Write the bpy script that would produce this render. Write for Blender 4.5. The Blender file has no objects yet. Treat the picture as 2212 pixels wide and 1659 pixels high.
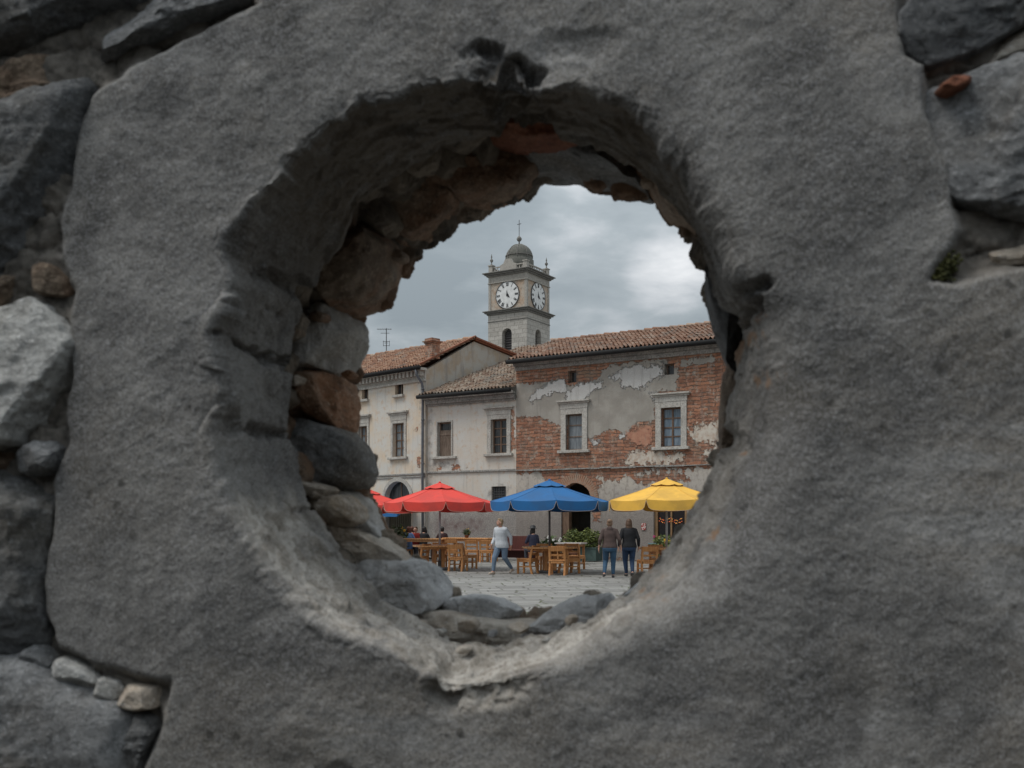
import bpy, bmesh, math, random
import numpy as np
from mathutils import Vector, Matrix, Euler

random.seed(7)
rng = np.random.default_rng(11)
SC = bpy.context.scene
COL = SC.collection
R = math.radians
pi = math.pi

# ------------------------------------------------------------------ camera
FD, CU, CV, EH = 2150.6, 1106.0, 1125.0, 1.62     # focal length, principal point, horizon (in photo units), eye height
cam_d = bpy.data.cameras.new("camera")
cam = bpy.data.objects.new("camera", cam_d); COL.objects.link(cam)
cam.location = (0, 0, EH); cam.rotation_euler = (R(90), 0, 0)
cam_d.sensor_width = 36; cam_d.lens = 35; cam_d.shift_y = (CV - 829.5) / 2212
cam_d.clip_start = 0.05; cam_d.clip_end = 3000
cam_d.dof.use_dof = True; cam_d.dof.focus_distance = 34; cam_d.dof.aperture_fstop = 8
SC.camera = cam

# ------------------------------------------------------------------ light
SC.view_settings.view_transform = 'Standard'; SC.view_settings.look = 'None'
SC.view_settings.exposure = 0.28; SC.view_settings.gamma = 1.0
SUN_EL, SUN_AZ = R(60), R(-108)        # azimuth measured from +Y towards +X
sd = Vector((math.sin(SUN_AZ) * math.cos(SUN_EL), math.cos(SUN_AZ) * math.cos(SUN_EL), math.sin(SUN_EL)))
sun_d = bpy.data.lights.new("sun", 'SUN'); sun_d.energy = 1.5; sun_d.angle = R(24); sun_d.color = (1.0, 0.96, 0.9)
sun = bpy.data.objects.new("sun", sun_d); COL.objects.link(sun)
sun.rotation_euler = sd.to_track_quat('Z', 'Y').to_euler()


def mk(nt, typ, ins=None, **props):
    n = nt.nodes.new(typ)
    for k, v in props.items(): setattr(n, k, v)
    for k, v in (ins or {}).items():
        s = n.inputs[k]
        if isinstance(v, bpy.types.NodeSocket): nt.links.new(v, s)
        else:
            if s.type == 'RGBA' and len(v) == 3: v = (*v, 1)
            s.default_value = v
    return n


class G:
    """small wrapper for writing node graphs"""
    def __init__(s, nt): s.nt = nt
    def m(s, op, a, b=0.0, c=0.0, clamp=False):
        return mk(s.nt, 'ShaderNodeMath', {0: a, 1: b, 2: c}, operation=op, use_clamp=clamp).outputs[0]
    def noise(s, vec, scale, detail=4, rough=0.55, dist=0.0, col=False):
        n = mk(s.nt, 'ShaderNodeTexNoise', {'Vector': vec, 'Scale': scale, 'Detail': detail, 'Roughness': rough, 'Distortion': dist})
        return n.outputs['Color' if col else 'Fac']
    def mix(s, f, a, b, blend='MIX'):
        return mk(s.nt, 'ShaderNodeMixRGB', {'Fac': f, 'Color1': a, 'Color2': b}, blend_type=blend).outputs[0]
    def step(s, x, lo, hi):
        return mk(s.nt, 'ShaderNodeMapRange', {'Value': x, 'From Min': lo, 'From Max': hi}, interpolation_type='SMOOTHSTEP').outputs[0]
    def lin(s, x, lo, hi, a, b):
        return mk(s.nt, 'ShaderNodeMapRange', {'Value': x, 'From Min': lo, 'From Max': hi, 'To Min': a, 'To Max': b}).outputs[0]
    def ramp(s, f, stops):
        n = mk(s.nt, 'ShaderNodeValToRGB', {'Fac': f})
        e = n.color_ramp.elements
        while len(e) < len(stops): e.new(0.5)
        for i, (p, c) in enumerate(stops): e[i].position = p; e[i].color = (*c, 1)
        return n.outputs[0]
    def attr(s, name): return mk(s.nt, 'ShaderNodeAttribute', attribute_name=name).outputs['Fac']
    def vscale(s, vec, sc): return mk(s.nt, 'ShaderNodeMapping', {'Vector': vec, 'Scale': sc}).outputs[0]
    def vadd(s, a, b): return mk(s.nt, 'ShaderNodeVectorMath', {0: a, 1: b}, operation='ADD').outputs[0]
    def bump(s, h, strength=0.5, dist=0.02, normal=None):
        d = {'Height': h, 'Strength': strength, 'Distance': dist}
        if normal is not None: d['Normal'] = normal
        return mk(s.nt, 'ShaderNodeBump', d).outputs[0]


# world: overcast cloud over a Nishita sky
W = bpy.data.worlds.new("World"); SC.world = W; W.use_nodes = True
nt = W.node_tree; nt.nodes.clear(); g = G(nt)
wdir = mk(nt, 'ShaderNodeTexCoord').outputs['Generated']
sepw = mk(nt, 'ShaderNodeSeparateXYZ', {0: wdir})
zc = g.m('MAXIMUM', sepw.outputs[2], 0.0)
den = g.m('ADD', zc, 0.18)
cp = mk(nt, 'ShaderNodeCombineXYZ', {0: g.m('DIVIDE', sepw.outputs[0], den), 1: g.m('DIVIDE', sepw.outputs[1], den), 2: 3.3}).outputs[0]
n1 = g.noise(cp, 1.15, 6, 0.52, 0.35)
n2 = g.noise(g.vscale(cp, (1, 1, 1)), 3.4, 5, 0.55, 0.2)
cl = g.m('ADD', g.m('MULTIPLY', n1, 0.55), g.m('MULTIPLY', n2, 0.45))
def patch(u, v, lo, hi):
    d = Vector(((u - CU) / FD, 1, (CV - v) / FD)).normalized()
    dt = mk(nt, 'ShaderNodeVectorMath', {0: wdir, 1: tuple(d)}, operation='DOT_PRODUCT').outputs['Value']
    return g.step(dt, math.cos(hi), math.cos(lo))
bright = g.m('ADD', patch(1450, 600, 0.0, 0.055), g.m('MULTIPLY', patch(1255, 430, 0.0, 0.045), 0.7))
dark = patch(960, 610, 0.0, 0.11)
cl = g.m('ADD', cl, g.m('MULTIPLY', g.m('MULTIPLY', bright, n2), 0.22))
cl = g.m('SUBTRACT', cl, g.m('MULTIPLY', dark, 0.07))
ccol = g.ramp(cl, [(0.37, (2.4, 2.75, 2.95)), (0.49, (3.25, 3.62, 3.82)), (0.57, (4.6, 4.85, 5.05)), (0.72, (6.8, 6.9, 7.0))])
grad = g.lin(zc, 0.0, 1.0, 0.60, 2.6)
ccol = mk(nt, 'ShaderNodeVectorMath', {0: ccol, 1: mk(nt, 'ShaderNodeCombineXYZ', {0: grad, 1: grad, 2: grad}).outputs[0]}, operation='MULTIPLY').outputs[0]
sky = mk(nt, 'ShaderNodeTexSky', sky_type='NISHITA', sun_disc=False, sun_elevation=SUN_EL, sun_rotation=SUN_AZ).outputs[0]
wc = g.mix(0.93, sky, ccol)
bg = mk(nt, 'ShaderNodeBackground', {'Color': wc, 'Strength': 0.1})
nt.links.new(bg.outputs[0], mk(nt, 'ShaderNodeOutputWorld').inputs[0])


# ------------------------------------------------------------------ helpers
def mat(name, fn=None, color=(.5, .5, .5), rough=0.8, **kw):
    m = bpy.data.materials.new(name); m.use_nodes = True
    nt = m.node_tree; b = nt.nodes['Principled BSDF']
    b.inputs['Base Color'].default_value = (*color, 1); b.inputs['Roughness'].default_value = rough
    for k, v in kw.items(): b.inputs[k].default_value = v
    if fn:
        g = G(nt); co = mk(nt, 'ShaderNodeTexCoord').outputs['Object']
        r = fn(g, co)
        for k, v in r.items(): nt.links.new(v, b.inputs[k])
    return m


def tag(o, label=None, cat=None, group=None, kind=None):
    if label: o['label'] = label
    if cat: o['category'] = cat
    if group: o['group'] = group
    if kind: o['kind'] = kind
    return o


def empty(name, loc=(0, 0, 0), rz=0.0):
    o = bpy.data.objects.new(name, None); COL.objects.link(o)
    o.location = loc; o.rotation_euler = (0, 0, rz); o.empty_display_size = 0.2
    return o


def copy_tree(o, parent=None):
    c = o.copy(); COL.objects.link(c); c.parent = parent
    for ch in list(o.children): copy_tree(ch, c)
    return c


def link_mesh(name, me, m, parent):
    o = bpy.data.objects.new(name, me); COL.objects.link(o)
    if m is not None: me.materials.append(m)
    if parent: o.parent = parent
    return o


def np_mesh(name, V, F, m, parent=None, smooth=True, attrs=None, fattrs=None):
    """V (n,3) array, F (k,4) or list of faces"""
    me = bpy.data.meshes.new(name)
    V = np.asarray(V, np.float32)
    if isinstance(F, np.ndarray):
        k, w = F.shape
        me.vertices.add(len(V)); me.vertices.foreach_set('co', V.ravel())
        me.loops.add(k * w); me.loops.foreach_set('vertex_index', F.ravel().astype(np.int32))
        me.polygons.add(k)
        me.polygons.foreach_set('loop_start', np.arange(0, k * w, w, dtype=np.int32))
        me.polygons.foreach_set('loop_total', np.full(k, w, np.int32))
        me.update(calc_edges=True)
    else:
        me.from_pydata([tuple(map(float, v)) for v in V], [], F); me.update()
    me.polygons.foreach_set('use_smooth', np.full(len(me.polygons), smooth))
    for k, a in (attrs or {}).items():
        me.attributes.new(k, 'FLOAT', 'POINT').data.foreach_set('value', np.asarray(a, np.float32))
    for k, a in (fattrs or {}).items():
        me.attributes.new(k, 'FLOAT', 'FACE').data.foreach_set('value', np.asarray(a, np.float32))
    return link_mesh(name, me, m, parent)


def grid_faces(nr, nc, wrap=False):
    i = np.arange(nr - 1)[:, None]; j = np.arange(nc if wrap else nc - 1)[None, :]
    j2 = (j + 1) % nc
    return np.stack([i * nc + j, i * nc + j2, (i + 1) * nc + j2, (i + 1) * nc + j], -1).reshape(-1, 4)


class MB:
    """collects shapes into ONE mesh"""
    def __init__(s): s.v = []; s.f = []
    def add(s, vs, fs):
        o = len(s.v); s.v += [tuple(v) for v in vs]; s.f += [tuple(i + o for i in f) for f in fs]; return s
    def box(s, c, d, rz=0, rx=0, ry=0, bev=0.0):
        x, y, z = d[0] / 2, d[1] / 2, d[2] / 2
        M = Matrix.Translation(c) @ Euler((rx, ry, rz)).to_matrix().to_4x4()
        if bev <= 0:
            vs = [M @ Vector(p) for p in ((-x, -y, -z), (x, -y, -z), (x, y, -z), (-x, y, -z), (-x, -y, z), (x, -y, z), (x, y, z), (-x, y, z))]
            return s.add(vs, [(0, 3, 2, 1), (4, 5, 6, 7), (0, 1, 5, 4), (1, 2, 6, 5), (2, 3, 7, 6), (3, 0, 4, 7)])
        bm = bmesh.new(); bmesh.ops.create_cube(bm, size=1)
        for v in bm.verts: v.co = Vector((v.co.x * d[0], v.co.y * d[1], v.co.z * d[2]))
        bmesh.ops.bevel(bm, geom=bm.edges[:], offset=bev, segments=2, affect='EDGES', profile=0.5)
        bm.verts.index_update()
        s.add([M @ v.co for v in bm.verts], [[v.index for v in f.verts] for f in bm.faces]); bm.free(); return s
    def b2(s, lo, hi, bev=0.0):
        return s.box([(a + b) / 2 for a, b in zip(lo, hi)], [abs(b - a) for a, b in zip(lo, hi)], bev=bev)
    def tube(s, path, r, n=8, caps=True):
        P = [Vector(p) for p in path]; rr = r if isinstance(r, (list, tuple)) else [r] * len(P)
        vs, fs = [], []; up = None
        for i, p in enumerate(P):
            t = (P[min(i + 1, len(P) - 1)] - P[max(i - 1, 0)]).normalized()
            if up is None: up = Vector((1, 0, 0)) if abs(t.x) < 0.8 else Vector((0, 1, 0))
            a = (up - t * up.dot(t)).normalized(); b = t.cross(a); up = a
            for k in range(n):
                w = 2 * pi * k / n; vs.append(p + (a * math.cos(w) + b * math.sin(w)) * rr[i])
        for i in range(len(P) - 1):
            for k in range(n):
                k2 = (k + 1) % n; fs.append((i * n + k, i * n + k2, (i + 1) * n + k2, (i + 1) * n + k))
        if caps: fs += [tuple(range(n - 1, -1, -1)), tuple((len(P) - 1) * n + k for k in range(n))]
        return s.add(vs, fs)
    def lathe(s, prof, c=(0, 0, 0), n=16, ph=0.0):
        c = Vector(c); vs, fs = [], []
        for r, z in prof:
            for k in range(n):
                w = 2 * pi * k / n + ph; vs.append(c + Vector((r * math.cos(w), r * math.sin(w), z)))
        for i in range(len(prof) - 1):
            for k in range(n):
                k2 = (k + 1) % n; fs.append((i * n + k, i * n + k2, (i + 1) * n + k2, (i + 1) * n + k))
        fs += [tuple(range(n - 1, -1, -1)), tuple((len(prof) - 1) * n + k for k in range(n))]
        return s.add(vs, fs)
    def ell(s, c, rad, rot=None, n=14, m=9):
        c = Vector(c); vs, fs = [], []; M = Euler(rot).to_matrix() if rot else Matrix.Identity(3)
        for i in range(1, m):
            p = pi * i / m
            for k in range(n):
                w = 2 * pi * k / n
                vs.append(c + M @ Vector((rad[0] * math.sin(p) * math.cos(w), rad[1] * math.sin(p) * math.sin(w), rad[2] * math.cos(p))))
        vs += [c + M @ Vector((0, 0, rad[2])), c + M @ Vector((0, 0, -rad[2]))]
        for i in range(m - 2):
            for k in range(n):
                k2 = (k + 1) % n; fs.append((i * n + k, (i + 1) * n + k, (i + 1) * n + k2, i * n + k2))
        t = (m - 1) * n
        for k in range(n):
            k2 = (k + 1) % n; fs.append((t, k, k2)); fs.append((t + 1, (m - 2) * n + k2, (m - 2) * n + k))
        return s.add(vs, fs)
    def cap(s, p0, p1, r0, r1, n=10):
        p0, p1 = Vector(p0), Vector(p1)
        s.ell(p0, (r0,) * 3, n=n, m=7); s.ell(p1, (r1,) * 3, n=n, m=7)
        return s.tube([p0, p1], [r0, r1], n=n)
    def loft(s, rings, n=18):
        vs, fs = [], []
        for (c, rx, ry) in rings:
            for k in range(n):
                w = 2 * pi * k / n; vs.append((c[0] + rx * math.cos(w), c[1] + ry * math.sin(w), c[2]))
        for i in range(len(rings) - 1):
            for k in range(n):
                k2 = (k + 1) % n; fs.append((i * n + k, i * n + k2, (i + 1) * n + k2, (i + 1) * n + k))
        fs += [tuple(range(n - 1, -1, -1)), tuple((len(rings) - 1) * n + k for k in range(n))]
        return s.add(vs, fs)
    def prism(s, pts, y0, y1):
        """outline in (x,z), extruded in y"""
        n = len(pts); vs = [(x, y0, z) for x, z in pts] + [(x, y1, z) for x, z in pts]
        return s.add(vs, [tuple(range(n)), tuple(range(2 * n - 1, n - 1, -1))] + [(i, i + n, (i + 1) % n + n, (i + 1) % n) for i in range(n)])
    def build(s, name, m, parent=None, smooth=False):
        me = bpy.data.meshes.new(name); me.from_pydata(s.v, [], s.f); me.update()
        if smooth: me.polygons.foreach_set('use_smooth', [True] * len(me.polygons))
        return link_mesh(name, me, m, parent)


# value noise in numpy -------------------------------------------------
def _hash(x, y, z, seed):
    h = (x.astype(np.uint32) * np.uint32(374761393) + y.astype(np.uint32) * np.uint32(668265263)
         + z.astype(np.uint32) * np.uint32(2246822519) + np.uint32((seed * 3266489917) & 0xffffffff))
    h = (h ^ (h >> np.uint32(13))) * np.uint32(1274126177)
    h = (h ^ (h >> np.uint32(15))) * np.uint32(2654435761)
    return (h ^ (h >> np.uint32(16))).astype(np.float32) / np.float32(4294967295.0)


def vnoise(P, seed=0):
    P = np.asarray(P, np.float32); I = np.floor(P).astype(np.int64); f = (P - I).astype(np.float32)
    f = f * f * f * (f * (f * 6 - 15) + 10)
    r = 0
    for dx in (0, 1):
        for dy in (0, 1):
            for dz in (0, 1):
                w = (f[:, 0] if dx else 1 - f[:, 0]) * (f[:, 1] if dy else 1 - f[:, 1]) * (f[:, 2] if dz else 1 - f[:, 2])
                r = r + w * _hash(I[:, 0] + dx, I[:, 1] + dy, I[:, 2] + dz, seed)
    return r * 2 - 1


def fbm(P, oct=5, gain=0.5, seed=0, ridged=False):
    a, t, s = 1.0, 0.0, 0.0; P = np.asarray(P, np.float32)
    for i in range(oct):
        n = vnoise(P * (2.03 ** i) + 17.3 * i, seed + i)
        if ridged: n = 1 - 2 * np.abs(n)
        t = t + a * n; s += a; a *= gain
    return t / s


def worley(P, seed=0):
    """2-D cells: returns f1, f2, id"""
    I = np.floor(P).astype(np.int64); f1 = np.full(len(P), 9.0); f2 = f1.copy(); cid = np.zeros(len(P))
    for dx in (-1, 0, 1):
        for dy in (-1, 0, 1):
            cx, cy = I[:, 0] + dx, I[:, 1] + dy; z = np.zeros_like(cx)
            px = cx + 0.15 + 0.7 * _hash(cx, cy, z, seed); py = cy + 0.15 + 0.7 * _hash(cx, cy, z, seed + 1)
            d = np.hypot(px - P[:, 0], py - P[:, 1]); c = d < f1
            f2 = np.where(c, f1, np.minimum(f2, d)); f1 = np.where(c, d, f1); cid = np.where(c, _hash(cx, cy, z, seed + 2), cid)
    return f1, f2, cid


def facets(P, seed=0, k=28.0, tilt=0.9):
    """broken-rock relief in 2-D: softly joined tilted planes, about -1..1"""
    I = np.floor(P).astype(np.int64); num = np.zeros(len(P)); den = np.full(len(P), 1e-9)
    for dx in (-1, 0, 1):
        for dy in (-1, 0, 1):
            cx, cy = I[:, 0] + dx, I[:, 1] + dy; z = np.zeros_like(cx); h = [_hash(cx, cy, z, seed + i) for i in range(5)]
            qx = P[:, 0] - (cx + h[0]); qy = P[:, 1] - (cy + h[1]); w = np.exp(-k * (qx * qx + qy * qy))
            num += w * ((h[2] * 2 - 1) * .7 + tilt * ((h[3] * 2 - 1) * qx + (h[4] * 2 - 1) * qy)); den += w
    return num / den


def sdf(P, poly):
    """signed distance, positive inside"""
    poly = np.asarray(poly, float); best = np.full(len(P), 1e9); ins = np.zeros(len(P), bool)
    for a, b in zip(poly, np.roll(poly, -1, 0)):
        e = b - a; w = P - a; t = np.clip((w @ e) / max(e @ e, 1e-12), 0, 1)
        best = np.minimum(best, np.hypot(*(w - t[:, None] * e).T))
        c = ((a[1] <= P[:, 1]) != (b[1] <= P[:, 1]))
        with np.errstate(divide='ignore', invalid='ignore'):
            xx = a[0] + (P[:, 1] - a[1]) / (b[1] - a[1]) * (b[0] - a[0])
        ins ^= c & (P[:, 0] < xx)
    return np.where(ins, best, -best)


class Frame:
    """upright plane: origin O, x runs along it, local y goes into it"""
    def __init__(s, O, ang): s.O = np.array(O, float); s.a = ang; s.d = np.array((math.cos(ang), math.sin(ang))); s.n = np.array((-math.sin(ang), math.cos(ang)))
    def px(s, u, v, off=0.0):
        k = (u - CU) / FD; Y = (s.O @ s.n + off) / (k * s.n[0] + s.n[1])
        return ((k * Y - s.O[0]) * s.d[0] + (Y - s.O[1]) * s.d[1], EH - (v - CV) / FD * Y)
    def poly(s, pts, off=0.0): return np.array([s.px(u, v, off) for u, v in pts])
    def local(s, x, y):
        q = np.array((x, y)) - s.O; return q @ s.d, q @ s.n
    def empty(s, name): return empty(name, (s.O[0], s.O[1], 0), s.a)


KD = 2212 / 2304
def c1(x, y): return ((x / 4.366 + 780) * KD, (y / 4.366 + 480) * KD)
def c2(x, y): return ((x / 4.366 + 1150) * KD, (y / 4.366 + 680) * KD)
def c3(x, y): return ((x / 4.366 + 780) * KD, (y / 4.366 + 760) * KD)
def c4(x, y): return ((x / 5.53 + 800) * KD, (y / 5.53 + 1050) * KD)
def c5(x, y): return ((x / 6.143 + 1080) * KD, (y / 6.143 + 1050) * KD)
def c6(x, y): return ((x / 5.531 + 1300) * KD, (y / 5.531 + 1050) * KD)
def gx(u, Y): return (u - CU) / FD * Y


# ------------------------------------------------------------------ materials
def rock_fn(base, warm, light, sc=1.0, bumpd=0.006, pale=0.6, dk=1.0):
    def fn(g, co):
        a = g.noise(co, 8 * sc, 9, 0.66, 0.8); b = g.noise(co, 40 * sc, 7, 0.7, 0.3); c = g.noise(co, 170 * sc, 5, 0.72)
        e = g.noise(g.vadd(co, (3.1, 7.7, 1.3)), 3.2 * sc, 7, 0.62, 0.8)
        ly = g.noise(mk(g.nt, 'ShaderNodeMapping', {'Vector': co, 'Rotation': (0, R(20), 0), 'Scale': (5, 14, 30)}).outputs[0], 1.0, 7, 0.66, 0.4)
        col = g.mix(g.step(a, 0.34, 0.66), base, light)
        col = g.mix(g.m('MULTIPLY', g.step(e, 0.48, 0.7), 0.75), col, warm)
        col = g.mix(g.m('MULTIPLY', g.step(ly, 0.47, 0.3), 0.6 * dk), col, tuple(x * 0.45 for x in base))
        col = g.mix(g.m('MULTIPLY', g.step(b, 0.5, 0.3), 0.65 * dk), col, tuple(x * 0.35 for x in base))
        col = g.mix(g.m('MULTIPLY', g.step(b, 0.54, 0.7), 0.4), col, tuple(min(1, x * 1.6) for x in light))
        col = g.mix(g.m('MULTIPLY', g.step(c, 0.54, 0.70), pale), col, tuple(min(1, x * 2.1) for x in light))
        col = g.mix(g.m('MULTIPLY', g.step(c, 0.46, 0.32), 0.6 * dk), col, tuple(x * 0.3 for x in base))
        h = g.m('ADD', g.m('MULTIPLY', b, 0.6), g.m('MULTIPLY', c, 0.4)); h = g.m('ADD', h, g.m('MULTIPLY', ly, 0.5))
        n = g.bump(a, 0.7, bumpd * 3); n = g.bump(h, 1.0, bumpd * 2, n)
        return {'Base Color': col, 'Normal': n}
    return fn

M = {}
M['rock_grey'] = mat('rock_grey', rock_fn((.17, .175, .18), (.18, .15, .115), (.29, .295, .3)), rough=0.93)
M['rock_light'] = mat('rock_light', rock_fn((.46, .465, .47), (.42, .37, .3), (.62, .625, .63), dk=.6), rough=0.93)  # brighter copy of the grey rock, sky light put into its colour
M['rock_dark'] = mat('rock_dark', rock_fn((.11, .115, .12), (.13, .11, .08), (.2, .205, .21)), rough=0.93)
M['rock_pale'] = mat('rock_pale', rock_fn((.4, .395, .38), (.3, .26, .2), (.6, .6, .58)), rough=0.93)
M['rock_brown'] = mat('rock_brown', rock_fn((.19, .135, .095), (.3, .15, .08), (.3, .24, .18)), rough=0.93)
M['rock_rust'] = mat('rock_rust', rock_fn((.25, .155, .1), (.38, .17, .075), (.36, .28, .21)), rough=0.93)
M['rock_sand'] = mat('rock_sand', rock_fn((.44, .37, .3), (.5, .38, .26), (.6, .55, .48), dk=.6), rough=0.95)
M['brick_chip'] = mat('brick_chip', rock_fn((.2, .065, .035), (.24, .08, .04), (.27, .11, .06)), rough=0.93)
M['moss'] = mat('moss', lambda g, co: {'Base Color': g.ramp(g.noise(co, 60, 4), [(0.3, (.02, .025, .008)), (0.7, (.09, .09, .025))])}, rough=1)

def plaster_face(g, co):
    a = g.noise(co, 5.5, 9, 0.62, 0.7); b = g.noise(co, 34, 7, 0.68, 0.3); d = g.noise(g.vadd(co, (1, 4, 9)), 120, 4, 0.7)
    e = g.noise(g.vadd(co, (3.1, 7.7, 1.3)), 2.3, 7, 0.6, 0.9)
    gr = g.noise(co, 330, 3, 0.75); gr2 = g.noise(g.vadd(co, (7, 2, 5)), 620, 2, 0.7)
    dg = g.noise(mk(g.nt, 'ShaderNodeMapping', {'Vector': co, 'Rotation': (0, R(38), 0), 'Scale': (3, 9, 14)}).outputs[0], 1.0, 7, 0.62, 0.5)
    dg2 = g.noise(mk(g.nt, 'ShaderNodeMapping', {'Vector': g.vadd(co, (2, 5, 3)), 'Rotation': (0, R(48), 0), 'Scale': (14, 30, 50)}).outputs[0], 1.0, 6, 0.68, 0.6)
    col = g.mix(g.step(a, 0.34, 0.64), (.085, .082, .078), (.24, .233, .22))
    e2 = g.noise(g.vadd(co, (6.3, 1.1, 4.2)), 1.9, 6, 0.6, 1.0); vs_ = g.noise(g.vscale(g.vadd(co, (2, 0, 1)), (9, 4, 1.5)), 1.0, 6, 0.62)
    col = g.mix(g.m('MULTIPLY', g.step(e2, 0.49, 0.64), 0.75), col, g.mix(g.step(dg, .4, .6), (.36, .355, .345), (.3, .27, .23)))
    col = g.mix(g.m('MULTIPLY', g.step(e, 0.46, 0.68), 0.6), col, (.18, .16, .132))
    col = g.mix(g.m('MULTIPLY', g.step(dg, 0.48, 0.68), 0.5), col, (.11, .105, .096))
    col = g.mix(g.m('MULTIPLY', g.step(dg2, 0.54, 0.68), 0.3), col, (.085, .08, .072))
    col = g.mix(g.m('MULTIPLY', g.step(dg2, 0.46, 0.34), 0.25), col, (.27, .265, .255))
    col = g.mix(g.m('MULTIPLY', g.step(b, 0.45, 0.28), 0.45), col, (.085, .078, .07))
    col = g.mix(g.m('MULTIPLY', g.step(d, 0.54, 0.72), 0.3), col, (.3, .3, .3))
    col = g.mix(g.m('MULTIPLY', g.step(d, 0.45, 0.30), 0.5), col, (.075, .068, .06))
    col = g.mix(g.m('MULTIPLY', g.step(gr, 0.51, 0.64), 0.55), col, (.38, .38, .395))
    col = g.mix(g.m('MULTIPLY', g.step(gr, 0.49, 0.34), 0.65), col, (.05, .046, .04))
    col = g.mix(g.m('MULTIPLY', g.step(gr2, 0.55, 0.68), 0.35), col, (.42, .43, .46))
    col = g.mix(g.m('MULTIPLY', g.step(vs_, 0.56, 0.7), 0.5), col, (.075, .072, .068))
    pit = mk(g.nt, 'ShaderNodeTexVoronoi', {'Vector': g.vadd(co, mk(g.nt, 'ShaderNodeVectorMath', {0: g.noise(co, 30, 3, .6, 0, True), 1: (.02, .02, .02)}, operation='MULTIPLY').outputs[0]), 'Scale': 26.0}).outputs['Distance']
    col = g.mix(g.m('MULTIPLY', g.m('MULTIPLY', g.step(pit, 0.2, 0.1), g.step(e, .45, .6)), 0.7), col, (.04, .037, .033))
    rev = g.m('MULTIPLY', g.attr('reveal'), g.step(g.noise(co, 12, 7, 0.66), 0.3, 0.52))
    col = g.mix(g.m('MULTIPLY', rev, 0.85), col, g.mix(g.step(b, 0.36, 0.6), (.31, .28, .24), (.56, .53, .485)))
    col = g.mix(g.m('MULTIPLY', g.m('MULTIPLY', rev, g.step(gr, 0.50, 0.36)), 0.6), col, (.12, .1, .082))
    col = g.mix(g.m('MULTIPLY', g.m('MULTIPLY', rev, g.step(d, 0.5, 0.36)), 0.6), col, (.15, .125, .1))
    col = g.mix(g.m('MULTIPLY', g.m('MULTIPLY', g.attr('crown'), g.step(b, .3, .55)), .7), col, (.125, .1, .072))  # brown mortar tint that also paints shade into the top of the hole
    bed = g.attr('bed')
    col = g.mix(bed, col, g.mix(g.step(b, 0.35, 0.62), (.075, .068, .06), (.19, .172, .15)))
    rust = g.m('MULTIPLY', g.step(g.m('ADD', g.attr('rust'), g.m('MULTIPLY', g.m('SUBTRACT', b, .5), 2.2)), .45, .75), g.m('MINIMUM', g.m('MULTIPLY', g.attr('rust'), 2.0), .8))
    col = g.mix(rust, col, (.25, .15, .085))
    h = g.m('ADD', g.m('MULTIPLY', b, 0.14), g.m('MULTIPLY', d, 0.25)); h = g.m('ADD', h, g.m('MULTIPLY', gr, 0.35)); h = g.m('ADD', h, g.m('MULTIPLY', dg2, 0.07))
    n = g.bump(h, 0.85, 0.0055)
    return {'Base Color': col, 'Normal': n}
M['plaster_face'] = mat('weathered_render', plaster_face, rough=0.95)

def core_fn(g, co):
    a = g.noise(co, 11, 8, 0.62, 0.5); b = g.noise(co, 60, 5, 0.65); e = g.noise(g.vadd(co, (5, 1, 2)), 4, 5)
    col = g.mix(g.step(a, 0.35, 0.65), (.08, .066, .052), (.22, .185, .145))
    col = g.mix(g.m('MULTIPLY', g.step(e, 0.5, 0.65), 0.7), col, (.24, .13, .07))
    col = g.mix(g.m('MULTIPLY', g.step(b, 0.48, 0.3), 0.7), col, (.04, .035, .03))
    return {'Base Color': col, 'Normal': g.bump(b, 0.9, 0.008)}
M['core'] = mat('rubble_mortar', core_fn, rough=0.95)

def xz(g, co, dist=0.0, nsc=1.2):
    s = mk(g.nt, 'ShaderNodeSeparateXYZ', {0: co})
    v = mk(g.nt, 'ShaderNodeCombineXYZ', {0: s.outputs[0], 1: s.outputs[2], 2: 0.0}).outputs[0]
    if dist:
        nz = g.noise(co, nsc, 4, 0.6, 0, True)
        off = mk(g.nt, 'ShaderNodeVectorMath', {0: nz, 1: (0.5, 0.5, 0.5)}, operation='SUBTRACT').outputs[0]
        off = mk(g.nt, 'ShaderNodeVectorMath', {0: off, 1: (dist, dist, 0)}, operation='MULTIPLY').outputs[0]
        v = g.vadd(v, off)
    return v, s

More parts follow.
